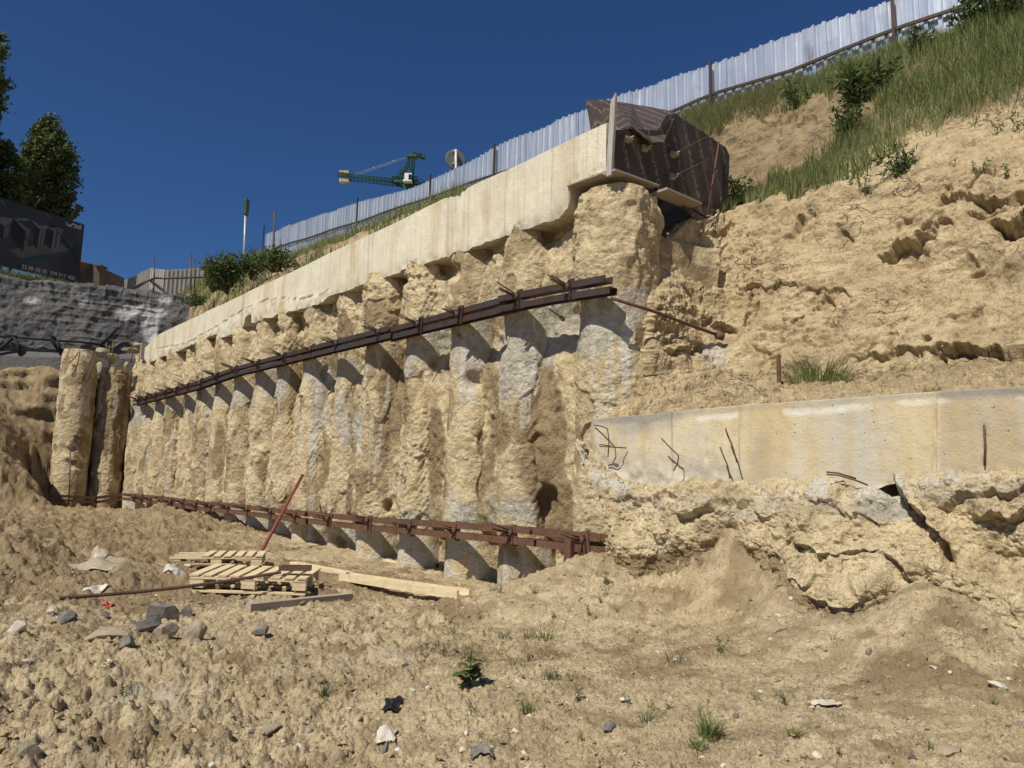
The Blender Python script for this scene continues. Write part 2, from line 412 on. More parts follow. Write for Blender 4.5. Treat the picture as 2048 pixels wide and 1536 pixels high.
def timber(name, c1, c2, grain=(2.0, 40, 40)):
    t = NT(name)
    v = t.scale(t.obj, grain)
    c = t.mix(t.ramp(t.noise(1.0, 5, .65, v), [(.35, 0), (.65, 1)]), c1, c2)
    c = t.mix(t.ramp(t.noise(9, 5, .7), [(.5, 0), (.7, .6)]), c, (.38, .28, .17))
    t.color(c); t.bump(t.noise(1.0, 4, .6, v), .003); t.set(Roughness=.8)
    return t.m
M_wood = timber('raw_timber', (.74, .62, .42), (.58, .46, .28))
M_wood_grey = timber('weathered_timber', (.40, .35, .29), (.29, .25, .20))
M_wood_grey2 = timber('grey_batten', (.44, .42, .38), (.30, .28, .26), (40, 40, 2))
M_slate = plain('slate', (.11, .11, .115), .75, 0, .35, 9, .010, 26, c2=(.25, .22, .18))
M_stone = plain('brown_stone', (.24, .20, .15), .85, 0, .3, 8, .012, 22, c2=(.36, .29, .20))
M_pale = plain('pale_stone', (.58, .53, .44), .85, 0, .2, 8, .006, 22)
M_plastic = plain('dusty_plastic', (.42, .36, .26), .35, 0, .2, 5, .006, 12)
M_white = plain('white_scrap', (.58, .55, .48), .5, 0, .15, 5, .003)
M_blackplastic = plain('black_plastic', (.02, .02, .022), .35, 0, .3, 20, .01, 25)
M_redscrap = plain('red_scrap', (.55, .11, .09), .5)
def leafmat(name, a, b, rough=.6):
    t = NT(name)
    oi = t.attr('tone')
    c = t.mix(oi, a, b); t.color(c); t.set(Roughness=rough)
    t.b.inputs['Specular IOR Level'].default_value = .3
    # light passing through thin leaves
    tr = t.n.new('ShaderNodeBsdfTranslucent'); t.l.new(c, tr.inputs[0])
    mx = t.n.new('ShaderNodeMixShader'); mx.inputs[0].default_value = .3
    t.l.new(t.b.outputs[0], mx.inputs[1]); t.l.new(tr.outputs[0], mx.inputs[2])
    t.l.new(mx.outputs[0], t.n['Material Output'].inputs[0])
    return t.m
M_grass = leafmat('grass_blades', (.11, .15, .04), (.24, .26, .10))
M_grass_dry = leafmat('dry_grass_blades', (.30, .25, .13), (.22, .21, .09))
M_leaf = leafmat('weed_leaves', (.06, .095, .028), (.13, .165, .06))
M_weed = leafmat('pit_weed_leaves', (.08, .11, .04), (.16, .19, .085))
M_leaf_dark = leafmat('poplar_leaves', (.04, .065, .02), (.14, .17, .055))
M_bark = plain('bark', (.10, .08, .06), .9, 0, .3, 8, .01)
#@@TERRAIN
# ------------------------------------------------------------------ key levels of the piled wall
Z_CAPTOP = float(on_n(1215, 244, -.2)[2])
def s_of(x, y=700, n=0.0): return float(snz(on_n(x, y, n))[0])
S_END = s_of(1213, 300, -.2)
S_LEFT = s_of(290, 700, -.2)
S_COR = s_of(256, 850)

# ------------------------------------------------------------------ pit ground: height field through known points
gp = []
def g_z(x, y, z): gp.append(at_z(x, y, z))
def g_D(x, y, D): gp.append(at(x, y, D))
for x, y, z in ((375, 1190, 0), (620, 1190, 0), (345, 1130, .0), (505, 1110, .02), (900, 1190, .0), (700, 1150, .0), (640, 1120, -.04), (740, 1136, -.08),
                (840, 1155, -.1), (940, 1172, -.14), (1030, 1175, -.14), (560, 1092, .06), (470, 1062, .14), (400, 1040, .26), (330, 1022, .36), (265, 1012, .42),
                (1120, 1138, .0), (1024, 1536, -.12), (300, 1536, -.1), (1700, 1536, 0.0), (0, 1536, -.05), (2048, 1536, .05),
                (1024, 1350, -.03), (600, 1350, -.05), (1300, 1350, .0), (1024, 1240, 0.), (300, 1330, .0), (130, 1400, -.02), (250, 1210, .0), (200, 1150, .05),
                (1300, 1200, .2), (1300, 1155, .33), (1200, 1150, .18), (1245, 1126, .33), (1400, 1150, .42), (1500, 1180, .36), (1600, 1240, .25), (1500, 1250, .18), (1700, 1320, .12), (2000, 1380, .15), (1500, 1400, .02), (450, 1240, 0.), (240, 1110, .05), (0, 1330, .1), (80, 1250, .1)):
    g_z(x, y, z)
for x, y, D in ((0, 745, 27.3), (110, 750, 27.6), (60, 742, 27.4), (-200, 735, 26.5), (20, 880, 22.6), (0, 940, 19.5), (60, 962, 21.3), (90, 1016, 23.3), (0, 1000, 19), (0, 1050, 13.), (110, 1040, 19), (180, 1028, 21.5),
                (150, 1075, 12.5), (-200, 900, 19), (-200, 1050, 11), (0, 1120, 8.8), (-300, 1200, 6.5), (60, 1180, 7.6)):
    g_D(x, y, D)
FOOT = [(1165, 1112, -.65), (1230, 1118, -.75), (1300, 1110, -.6), (1400, 1100, -.62), (1480, 1088, -.64), (1560, 1112, -.7), (1620, 1195, -.75), (1700, 1230, -.8), (1780, 1195, -.75), (1850, 1160, -.75), (1950, 1200, -.8), (2048, 1265, -.85), (2250, 1330, -.9)]
for x, y, n in FOOT: gp.append(on_n(x, y, n))
for X, Y, Z in ((0, 0, -.15), (-3, 0, -.1), (3, 0, -.1), (0, -8, -.2), (-8, -5, .2), (8, -6, .2), (-14, 3, 1.2), (-22, 14, 3.5), (-34, 26, 5.6), (-14, 8, 1.2), (-30, 5, 4.0)):
    gp.append(np.array([X, Y, Z], float))
for s in (-20, -14, -8, -2): gp.append(W(s, 1.5, 0.0)); gp.append(W(s, 4, 0.0))
for s in (2, 5, 8): gp.append(W(s, 1.5, 0.1))
gp = np.array(gp)
def _tps(r2): return 0.5 * r2 * np.log(r2 + 1e-9)
_n = len(gp); _d = ((gp[:, None, :2] - gp[None, :, :2]) ** 2).sum(-1)
_A = np.zeros((_n + 3, _n + 3)); _A[:_n, :_n] = _tps(_d) + np.eye(_n) * 0.01
_A[:_n, _n] = 1; _A[:_n, _n + 1:] = gp[:, :2]; _A[_n, :_n] = 1; _A[_n + 1:, :_n] = gp[:, :2].T
_c = np.linalg.solve(_A, np.concatenate([gp[:, 2], [0, 0, 0]]))
def base_z(X, Y):
    X = np.asarray(X, float); Y = np.asarray(Y, float); r = _c[_n] + _c[_n + 1] * X + _c[_n + 2] * Y
    for k in range(_n): r = r + _c[k] * _tps((X - gp[k, 0]) ** 2 + (Y - gp[k, 1]) ** 2)
    return np.clip(r, -.5, 6.2)
def blob(X, Y, cx, cy, r): return np.exp(-((X - cx) ** 2 + (Y - cy) ** 2) / (r * r))
def blob_px(X, Y, x, y, r, z=0.0):
    p = at_z(x, y, z); return blob(X, Y, p[0], p[1], r)
def ground_masks(X, Y):
    P = np.stack([X, Y, 0 * X], -1)
    left = sstep(-2.0, -5.0, X + .25 * (Y - 8)) * sstep(5.5, 8.5, Y)                   # freshly dug heap
    rough = .24 + .72 * sstep(0.8, -1.6, X) * sstep(7.5, 4.0, Y) + .9 * left
    rough += .5 * blob_px(X, Y, 640, 1230, .9) + .35 * blob_px(X, Y, 1850, 1300, .8) + .55 * sstep(.0, .5, fbm(P + 50, 1.6, 4, 44)) + .5 * np.exp(-((X - 2.2) ** 2 + (Y - 7.6) ** 2) / 1.2)
    rough -= .4 * blob_px(X, Y, 1300, 1350, 1.5)
    rough -= .5 * blob_px(X, Y, 470, 1150, 1.0) * (1 - left)
    return left, np.clip(rough, .06, 1.8)
def ground_z(X, Y):
    P = np.stack([X, Y, 0 * X], -1)
    left, rough = ground_masks(X, Y)
    z = base_z(X, Y)
    q = P - O; s = q @ ES; n = q @ EN
    behind = sstep(.5, 1.1, n) * sstep(S_COR - 1.0, S_COR + .6, s)
    z = z * (1 - behind) + np.minimum(z, -.15) * behind
    m_ = sstep(S_COR - .1, S_COR + .5, s) * sstep(-3.3, -2.8, n) * (1 - sstep(S_COR + 3, S_COR + 7, s)) * sstep(1.5, .5, n)
    z = z * (1 - m_) + np.minimum(z, .14) * m_
    nearfac = sstep(60, 20, np.hypot(X, Y))
    z = z + .05 * fbm(P, 1.7, 3, 3) * (.6 + rough) + .028 * fbm(P, .45, 3, 8) * (.4 + rough)
    big = clods(P, .62, 11, .35) * .62; mid = clods(P, .26, 12, .5) * .26; sm = clods(P, .105, 13, .6) * .105; ti = clods(P, .045, 14, .55) * .045
    z = z + nearfac * (big * .5 * np.clip(rough - .75, 0, 1) + mid * .36 * np.clip(rough - .3, 0, 1) + sm * .7 * np.clip(rough - .05, .06, 1) + ti * (.55 + .5 * np.clip(rough, 0, 1)) + clods(P, .022, 15, .6) * .022 * sstep(9, 5, np.hypot(X, Y)))
    z = z + .026 * fbm(P, .10, 4, 21) * (.3 + rough) + .010 * fbm(P, .03, 2, 23)
    z = z + left * .09 * ridged(P, .8, 4, 31) * nearfac * (1 - m_)
    # small heaps and puddle hollows read off the picture
    for x, y, r, a in ((255, 1175, .42, .10), (330, 1185, .35, .06), (700, 1105, .4, .06), (800, 1115, .4, .05), (650, 1225, .35, .05), (230, 1310, .35, .07), (1400, 1110, .6, .0), (1780, 1240, .28, .06),
                       (250, 1430, .22, .06), (410, 1360, .3, .05), (1330, 1485, .12, .03), (90, 1240, .3, .08), (1245, 1110, .35, .05)):
        z = z + a * blob_px(X, Y, x, y, r)
    return z
th1 = np.radians(np.linspace(-43, 43, 860)); th0 = np.radians(np.linspace(-180, -43.5, 60)); th2 = np.radians(np.linspace(43.5, 180, 60))
TH = np.concatenate([th0, th1, th2])
RR = np.concatenate([[.02], np.geomspace(.4, 2.4, 14)[:-1], np.geomspace(2.4, 34, 640), np.geomspace(36, 400, 24)])
gth, grr = np.meshgrid(TH, RR)
GX = grr * np.sin(gth); GY = grr * np.cos(gth)
GZ = ground_z(GX, GY); GZ = np.where(grr > 60, np.minimum(GZ, 6.0), GZ)
def gz(x, y):
    """height of the finished ground under a point"""
    t = math.atan2(x, y); r = math.hypot(x, y)
    j = min(max(int(np.searchsorted(TH, t)), 1), len(TH) - 1); i = min(max(int(np.searchsorted(RR, r)), 1), len(RR) - 1)
    ft = (t - TH[j - 1]) / (TH[j] - TH[j - 1]); fr = (r - RR[i - 1]) / (RR[i] - RR[i - 1])
    return float((GZ[i - 1, j - 1] * (1 - ft) + GZ[i - 1, j] * ft) * (1 - fr) + (GZ[i, j - 1] * (1 - ft) + GZ[i, j] * ft) * fr)
def ground_hit(x, y, D0=2.0, D1=30.0):
    d = ray(x, y); d = d / d[1]; D = D0
    while D < D1:
        p = CAM + d * D
        if p[2] <= gz(p[0], p[1]): break
        D *= 1.004
    return CAM + d * D
GP = np.stack([GX, GY, GZ], -1)
lb = sstep(-10, -13, GX) * sstep(14, 18, GY) * sstep(34, 30, GY) * sstep(.8, 1.6, GZ)
_q = np.stack([GX, 0 * GX, GZ * 1.2], -1)
GP = GP - np.stack([.3 * GX / 20, 1 + 0 * GX, -.1 + 0 * GX], -1) * (lb * (.45 * fbm(_q, 1.1, 4, 62) + .3 * clods(_q[..., [0, 2, 1]], .5, 63, .7)))[..., None]
P0 = np.stack([GX, GY, 0 * GX], -1)
left, rough = ground_masks(GX, GY)
nz = fbm(P0, 1.3, 4, 61)
g_grey = .55 * blob_px(GX, GY, 450, 1200, .9) + .6 * blob_px(GX, GY, 330, 1270, .6) + .4 * blob_px(GX, GY, 560, 1330, .9) + .35 * blob_px(GX, GY, 830, 1300, .6) + .45 * blob_px(GX, GY, 250, 1390, .4)
g_brown = .75 * left + .95 * blob_px(GX, GY, 250, 1150, 1.1) + .8 * blob_px(GX, GY, 560, 1145, 1.6) + .7 * blob_px(GX, GY, 760, 1160, 1.1) + .9 * blob_px(GX, GY, 170, 1215, .6) + .5 * np.exp(-((GX - at(1450, 1120, 7.9)[0]) ** 2 + (GY - 7.7) ** 2) / .5) + .55 * blob_px(GX, GY, 1400, 1180, 1.2) + .5 * sstep(.0, .4, nz) + .22 * sstep(.4, 1.6, GX) * sstep(9, 7, GY + 0 * GX) * sstep(2.5, 4.0, GY) + .35 * sstep(.0, .35, fbm(P0 + 40, .35, 3, 66)) + .8 * blob_px(GX, GY, 880, 1220, .35)
g_lime = .5 * blob_px(GX, GY, 1060, 1155, .35) + .35 * blob_px(GX, GY, 700, 1215, .6) + .3 * sstep(.35, .6, fbm(P0 + 7, .8, 3, 71))
grid_obj('ground', GP, M_ground, None, {'grey': g_grey, 'brown': g_brown, 'lime': g_lime}).__setitem__('kind', 'structure')

# ------------------------------------------------------------------ cliff above the low beam, ledge, grassy bank up to the fence (right)
NB = -.27                                       # front face of the low beam
NF = 14.5 - 6.74                                # the sheet fence stands this far behind the wall
X_ = [1235, 1300, 1360, 1400, 1450, 1500, 1600, 1700, 1800, 1900, 2048, 2250, 2600]
def ybt(x): return np.interp(x, [1165, 1200, 1300, 1400, 1500, 1600, 1700, 1800, 1900, 2048, 2250, 2600], [842, 838, 830, 819, 811, 804, 797, 790, 783, 776, 764, 745])
rows = []
rows.append([on_n(x, ybt(x) + 25, NB + .12) for x in X_])
rows.append([on_n(x, ybt(x) - 4, NB + .2) for x in X_])
rows.append([on_n(x, np.interp(x, [1235, 1300, 1400, 1500, 1600, 1700, 1800, 1900, 2048, 2600], [772, 766, 762, 755, 772, 770, 752, 742, 722, 690]), 1.0) for x in X_])
rows.append([on_n(x, np.interp(x, [1235, 1300, 1400, 1500, 1600, 1700, 1800, 1900, 2048, 2600], [760, 755, 745, 740, 745, 735, 720, 710, 690, 640]), 1.25) for x in X_])
rows.append([on_n(x, np.interp(x, [1235, 1300, 1400, 1500, 1600, 1700, 1800, 1900, 2048, 2600], [690, 670, 665, 650, 640, 620, 600, 590, 570, 520]), 1.6) for x in X_])
rows.append([on_n(x, np.interp(x, [1235, 1300, 1400, 1500, 1600, 1700, 1800, 1900, 2048, 2600], [600, 560, 540, 520, 510, 500, 480, 465, 450, 400]), 1.9) for x in X_])
rows.append([on_n(x, np.interp(x, [1235, 1300, 1360, 1400, 1450, 1500, 1600, 1700, 1800, 1900, 2048, 2600], [500, 480, 455, 435, 428, 415, 400, 385, 365, 345, 320, 250]), 2.3) for x in X_])
rows.append([on_n(x, np.interp(x, [1235, 1300, 1360, 1400, 1450, 1500, 1600, 1700, 1800, 1900, 2048, 2600], [490, 470, 440, 425, 418, 403, 372, 325, 285, 250, 200, 90]), np.interp(x, [1235, 1500, 1700, 2048, 2600], [3.0, 3.0, 3.2, 3.6, 3.8])) for x in X_])
rows.append([on_n(x, np.interp(x, [1235, 1300, 1400, 1450, 1500, 1600, 1700, 1800, 1900, 2048, 2600], [400, 395, 385, 378, 362, 318, 268, 225, 190, 130, 30]), np.interp(x, [1235, 1500, 1700, 2048, 2600], [4.4, 4.6, 4.8, 4.9, 4.9])) for x in X_])
rows.append([on_n(x, np.interp(x, [1235, 1300, 1400, 1450, 1500, 1600, 1700, 1800, 1900, 2048, 2600], [290, 270, 258, 248, 225, 185, 178, 160, 120, 70, -40]), np.interp(x, [1235, 1500, 1700, 2048, 2600], [5.8, 5.9, 6.0, 6.1, 6.1])) for x in X_])
def yfoot(x): return 14 * float(sstep(1050, 900, np.array(float(x)))) + np.interp(x, [330, 440, 540, 640, 728, 928, 1000, 1200, 1300, 1400, 1500, 1600, 1700, 1800, 1900, 2048, 2250, 2600], [560, 545, 515, 488, 458, 392, 370, 300, 268, 236, 203, 170, 135, 97, 62, 12, -60, -180])
rows.append([on_n(x, yfoot(x), NF) for x in X_])
rows.append([on_n(x, yfoot(x), NF) + EN * 6 for x in X_])
for r_i, lst in enumerate(rows[2:7]):
    for c_i, x in enumerate(X_):
        if x < 1500:
            u_, v_ = proj(lst[c_i]); n_ = float(snz(lst[c_i])[1]); k_ = float(sstep(1290, 1480, np.array(float(x))))
            n2 = (.12, .22, .30, .38, .55)[r_i]; rows[2 + r_i][c_i] = on_n(float(u_), float(v_) if r_i < 4 else max(float(v_), 452 if x < 1400 else 0), n2 + (n_ - n2) * k_)
rows = [r + [r[-1] + (r[-1] - r[-2]) * 1.6] for r in rows]
CL = loft(rows, 760, 960, 8)
U, V = proj(CL); NRM = normals(CL)
if (NRM[300, 400] @ (CAM - CL[300, 400])) < 0: NRM = -NRM
vr = np.linspace(0, 11, 760)[:, None] * np.ones((1, 960))    # row coordinate
face = sstep(2.6, 3.4, vr) * (1 - sstep(6.3, 7.2, vr))       # bare steep face
scarp = sstep(7.8, 8.4, vr) * (1 - sstep(9.0, 9.6, vr)) * sstep(1250, 1380, U) * (1 - sstep(1640, 1780, U))
ledge = sstep(-.5, .1, vr) * (1 - sstep(2.5, 3.1, vr))
Q = CL.copy()
str_ = CL * np.array([.35, .35, 1.5])
rghm = sstep(-.15, .35, fbm(CL + 9, 1.0, 3, 108))
disp = face * (.15 * fbm(CL, 1.8, 4, 101) + .03 * ridged(str_, .9, 4, 103) * rghm + .035 * fbm(str_, .3, 4, 107) + .07 * np.maximum(0, fbm(CL + 3, .6, 4, 109)) + rghm * (.05 * clods(CL, .16, 190, .6, 3) + .06 * clods(CL, .07, 191, .6, 3)) + .02 * fbm(CL, .12, 3, 110) + .010 * fbm(CL, .05, 2, 109))
cr = ridged(CL + .25 * np.stack([perlin(CL * 2, 1), perlin(CL * 2, 2), perlin(CL * 2, 3)], -1), .75, 3, 111)
disp -= face * .09 * sstep(1.2, 1.5, cr) * sstep(-.1, .2, fbm(CL, .5, 2, 112))
disp += ledge * (.03 * fbm(CL, .5, 3, 113) + .04 * clods(CL, .3, 114, .5) * .5 + .1 * clods(CL, .1, 115, .6) + .04 * clods(CL, .045, 116, .6))
disp += (1 - face) * (1 - ledge) * (.05 * fbm(CL, .8, 3, 117) + .05 * clods(CL, .22, 118, .6, 3))
disp += scarp * (.25 * fbm(CL, 1.4, 4, 121) + .22 * clods(CL, .2, 122, .7, 3) * .5)
def ledge_cut(pts, depth, fade, lip=.04, soft=20):
    """an undercut below a line seen in the picture: recess fading out downwards"""
    global disp
    xs = [p[0] for p in pts]; ys = [p[1] for p in pts]
    tx = np.arange(-100., 2700.); o_ = 0 * tx; yl = np.interp(U, xs, ys) + np.interp(U, tx, 14 * perlin(np.stack([tx / 34, o_, o_ + len(pts)], -1), 5) + 3 * perlin(np.stack([tx / 9, o_, o_], -1), 6))
    d = V - yl + WOB; depth = depth * (.55 + .9 * sstep(-.3, .4, np.interp(U, tx, perlin(np.stack([tx / 40, o_ + 7.3, o_ + len(pts)], -1), 11)))); m = sstep(xs[0] - soft, xs[0] + soft, U) * (1 - sstep(xs[-1] - soft, xs[-1] + soft, U))
    disp += m * np.where(d > 0, -depth * np.exp(-d / fade) * sstep(0, 5, d), lip * np.exp(d / 18.0))
def u_cuts():
    ledge_cut([(1760, 505), (1810, 470), (1870, 452), (1900, 440)], .16, 26)
    ledge_cut([(1880, 392), (1925, 384), (1990, 402), (2060, 405)], .16, 24)
    ledge_cut([(1985, 442), (2060, 436), (2200, 430)], .26, 30)
    ledge_cut([(1590, 455), (1610, 435)], .25, 22, soft=8)
    ledge_cut([(1430, 645), (1470, 655)], .18, 16)
    ledge_cut([(1370, 430), (1440, 428)], .05, 16)
    ledge_cut([(1700, 700), (1840, 690), (1900, 715)], .10, 16)
    ledge_cut([(1870, 700), (1960, 690), (2060, 700)], .16, 22)
    ledge_cut([(1470, 580), (1560, 565), (1610, 575)], .05, 24); ledge_cut([(1580, 600), (1640, 572), (1700, 590)], .05, 10)
    ledge_cut([(1330, 700), (1395, 690)], .12, 24)
    ledge_cut([(1520, 240), (1590, 232), (1650, 236)], .12, 14)
WOB = 14 * fbm(CL, .22, 4, 177)
u_cuts()
# steep edge running down right of x=1780 (slab broken off)
disp += face * .16 * (sstep(1765, 1790, U + .12 * (V - 540) + 6 * perlin(np.stack([V / 30, V * 0, V * 0], -1), 9)) - sstep(1900, 2048, U)) * sstep(470, 520, V) * (1 - sstep(600, 680, V)) * -1
Q = CL + NRM * disp[..., None]
c_lime = .9 * np.exp(-((U - 1430) / 45) ** 2 - ((V - 712) / 40) ** 2) + .5 * np.exp(-((U - 1340) / 40) ** 2 - ((V - 655) / 30) ** 2)
c_brown = .55 * scarp + .5 * ledge + .35 * sstep(.1, .5, fbm(CL, .9, 3, 130)) * face + .8 * sstep(6.6, 7.4, vr)
c_grey = .5 * np.exp(-((U - 1340) / 45) ** 2 - ((V - 665) / 30) ** 2)
grid_obj('hillside', Q, M_cliff, None, {'grey': c_grey, 'brown': c_brown, 'lime': c_lime}).__setitem__('kind', 'structure')
BANK_R = (Q, U, V)

# bank behind the tall cap beam (left part)
XL = [325, 340, 360, 400, 450, 536, 640, 728, 850, 928, 1000, 1100, 1200, 1290, 1345]
ycap = lambda x: float(np.interp(x, [288, 330, 489, 609, 695, 725, 800, 866, 931, 994, 1212, 1345], [690, 660, 583, 536, 484, 469, 437, 409, 373, 341, 245, 183]))
def capz(x, n): p = on_n(x, ycap(x), -.2); return p + EN * (n + .2)
rows = [[capz(x, .45) - EZ * (4.6 if x < 341 else .9) for x in XL],
        [capz(x, .55) - EZ * (4.3 if x < 341 else .12) for x in XL],
        [capz(x, 1.3) - EZ * (3.6 if x < 341 else -.12) for x in XL],
        [on_n(x, np.interp(x, [325, 340, 360, 400, 450, 536, 640, 728, 850, 928, 1100, 1345], [700, 650, 612, 585, 556, 541, 503, 468, 420, 395, 335, 262]), 3.4) for x in XL],
        [on_n(x, np.interp(x, [325, 340, 360, 400, 450, 536, 640, 728, 850, 928, 1100, 1345], [680, 640, 600, 566, 545, 530, 496, 466, 414, 390, 328, 250]), 5.5) for x in XL],
        [on_n(x, max(yfoot(x), 0) + (25 if x < 345 else 4), NF) for x in XL],
        [on_n(x, yfoot(x) + 2, NF) + EN * 9 for x in XL]]
rows = [[p - ES * max(0.0, float(snz(p)[0]) - (S_END - .06)) for p in r] for r in rows]
BL = loft(rows, 200, 520, 6)
nl = normals(BL); nl = nl * np.sign(nl[100, 250] @ (CAM - BL[100, 250]))
BL = BL + nl * (.12 * fbm(BL, 1.1, 4, 140) + .05 * clods(BL, .3, 141, .6, 3))[..., None]
ub, vb = proj(BL)
grid_obj('bank', BL, M_cliff, None, {'grey': 0 * ub, 'brown': .6 + 0 * ub, 'lime': 0 * ub}).__setitem__('kind', 'structure')
BANK_L = (BL, ub, vb)

# ------------------------------------------------------------------ broken soil and concrete face below the low beam
def ybb(x): return np.interp(x, [1150, 1165, 1180, 1200, 1225, 1240, 1300, 1350, 1400, 1450, 1500, 1600, 1700, 1750, 1800, 1900, 2048, 2250, 2600],
                             [872, 905, 925, 940, 952, 960, 975, 978, 972, 985, 985, 985, 985, 972, 955, 950, 940, 925, 900])
XC = [1150, 1165, 1200, 1230, 1265, 1300, 1350, 1400, 1450, 1480, 1520, 1560, 1600, 1640, 1700, 1750, 1780, 1820, 1860, 1920, 1980, 2048, 2150, 2300, 2600]
fx = [f[0] for f in FOOT] + [2600]; fy = [f[1] for f in FOOT] + [1430]; fn = [f[2] for f in FOOT] + [-.9]
rows = []
for k, (t, nn) in enumerate(((-.25, .12), (0, .06), (.06, -.16), (.3, -.30), (.6, -.38), (.85, -.5), (1.0, -.62), (1.12, -.62))):
    r = []
    for x in XC:
        y0 = float(ybb(x)); y1 = float(np.interp(x, fx, fy)); n1 = float(np.interp(x, fx, fn))
        nn2 = nn + NB * (1 - .3 * t) if t < .7 else n1
        x_ = x; x = x + 68 * min(1, max(0, (y0 + (y1 - y0) * t - 900) / 130)) * max(0, 1 - (x - 1150) / 200)
        if t > 1.05: y, nn2 = y1 + 90, n1 - .02
        else: y = y0 + (y1 - y0) * t
        r.append(on_n(x, y, nn2)); x = x_
    rows.append(r)
rows = [r + [r[-1] + (r[-1] - r[-2]) * 2.0] for r in rows]
LC = loft(rows, 460, 790, 6)
U, V = proj(LC); NRM = normals(LC); NRM = NRM * np.sign(NRM[200, 300] @ (CAM - LC[200, 300]))
vr = np.linspace(0, 7, 460)[:, None] * np.ones((1, 790)); on = sstep(.9, 1.6, vr); WOB = 14 * fbm(LC, .2, 4, 178)
disp = on * (.10 * fbm(LC, .75, 4, 201) + .035 * ridged(LC * np.array([.6, .6, 1.2]), .5, 4, 203) + .035 * fbm(LC, .16, 4, 205) + .06 * clods(LC, .3, 206, .5, 3) + .05 * clods(LC, .11, 207, .6, 3) + .04 * clods(LC, .05, 209, .6, 3) + .018 * fbm(LC, .06, 3, 208))
disp += .10 * np.exp(-((U - 1660) / 90) ** 2) * on - .12 * np.exp(-((U - 1450) / 40) ** 2) * sstep(1010, 1060, V)
ledge_cut([(1540, 1075), (1600, 1100), (1690, 1112), (1760, 1108)], .05, 20)
ledge_cut([(1640, 1010), (1700, 1035), (1765, 1050)], .035, 16)
ledge_cut([(1755, 930), (1800, 975), (1850, 1035), (1905, 1100)], .20, 44, lip=.06)
ledge_cut([(1780, 1120), (1830, 1160), (1880, 1230)], .08, 30)
ledge_cut([(1360, 1030), (1420, 1020), (1510, 1008), (1545, 1050)], .08, 26)
ledge_cut([(1240, 1000), (1290, 1012), (1370, 990)], .06, 16)
ledge_cut([(1640, 1190), (1700, 1205), (1740, 1195)], .03, 14)
ledge_cut([(1590, 1150), (1650, 1175)], .05, 14)
ledge_cut([(1950, 1030), (2010, 1040), (2080, 1030)], .10, 20)
ledge_cut([(1880, 1010), (1960, 990), (2060, 985)], .06, 14)
# drop-off at the left edge, in front of the last pile
disp -= .0 * U
LQ = LC + NRM * disp[..., None]
c_lime = 1.0 * np.exp(-((V - ybb(U) - 14) / 20) ** 2) * (.35 + .8 * sstep(-.1, .3, fbm(LC, .35, 3, 220))) + .7 * np.exp(-((U - 1320) / 60) ** 2 - ((V - 1090) / 22) ** 2) + .55 * np.exp(-((U - 1680) / 70) ** 2 - ((V - 1225) / 14) ** 2)
c_grey = .55 * np.exp(-((V - ybb(U) - 40) / 40) ** 2) + .6 * np.exp(-((U - 1770) / 30) ** 2 - ((V - 1000) / 50) ** 2)
c_brown = .9 * (1 - sstep(.8, 1.7, vr)) + .95 * sstep(5.4, 6.2, vr) + .7 * np.exp(-((U - 1440) / 70) ** 2) * sstep(1000, 1060, V)
face2 = grid_obj('broken_earth_face', LQ, M_pile, None, {'grey': c_grey, 'brown': c_brown, 'lime': c_lime})
tag(face2, kind='structure')
EARTH_LOW = (LQ, U, V)

def stains(P):
    u, v = proj(P); g = 0 * u; l = 0 * u; b = 0 * u
    e = lambda x, y, a, c: np.exp(-((u - x) / a) ** 2 - ((v - y) / c) ** 2)
    for q in ((1030, 720, 40, 90), (1085, 680, 30, 50), (700, 850, 22, 60), (935, 720, 28, 60), (865, 670, 40, 30), (1170, 650, 70, 60), (1050, 1020, 60, 30), (930, 1030, 30, 30), (830, 1040, 30, 20), (640, 800, 16, 60), (560, 760, 20, 40)): g = g + 1.1 * e(*q)
    for q in ((1100, 690, 26, 55), (715, 880, 12, 60), (940, 790, 22, 40), (620, 880, 9, 40), (1250, 700, 20, 60), (1050, 760, 40, 30), (660, 760, 14, 30)): l = l + .9 * e(*q)
    for q in ((1095, 820, 32, 110), (1085, 930, 40, 80), (780, 790, 24, 90), (1000, 860, 20, 40), (870, 900, 16, 90), (440, 900, 12, 60), (230, 780, 20, 120), (1110, 1020, 30, 40)): b = b + 1.2 * e(*q)
    return g, l, b
def dents(P):
    u, v = proj(P); d = 0 * u; u = u + 8 * perlin(P * 4, 3); v = v + 10 * perlin(P * 4, 4)
    for x, y, a, c, k in ((952, 762, 22, 20, .16), (1102, 1010, 22, 34, .22), (783, 1012, 14, 16, .16), (903, 545, 20, 16, .14), (1108, 468, 26, 30, .16), (745, 740, 12, 22, .08), (1000, 690, 10, 20, .06), (830, 770, 14, 30, .10), (700, 800, 10, 20, .08), (650, 745, 10, 14, .1), (1085, 880, 24, 10, .06), (810, 560, 14, 12, .08), (610, 660, 12, 14, .10), (560, 665, 10, 12, .08), (590, 830, 10, 18, .06), (520, 880, 8, 18, .06), (850, 940, 10, 40, .05), (215, 760, 14, 20, .1), (240, 850, 10, 20, .12), (235, 930, 12, 16, .1), (140, 900, 26, 10, .08), (150, 930, 20, 8, .07)):
        d = d + k * np.exp(-(((u - x) / a) ** 2 + ((v - y) / c) ** 2) ** 2)
    return d
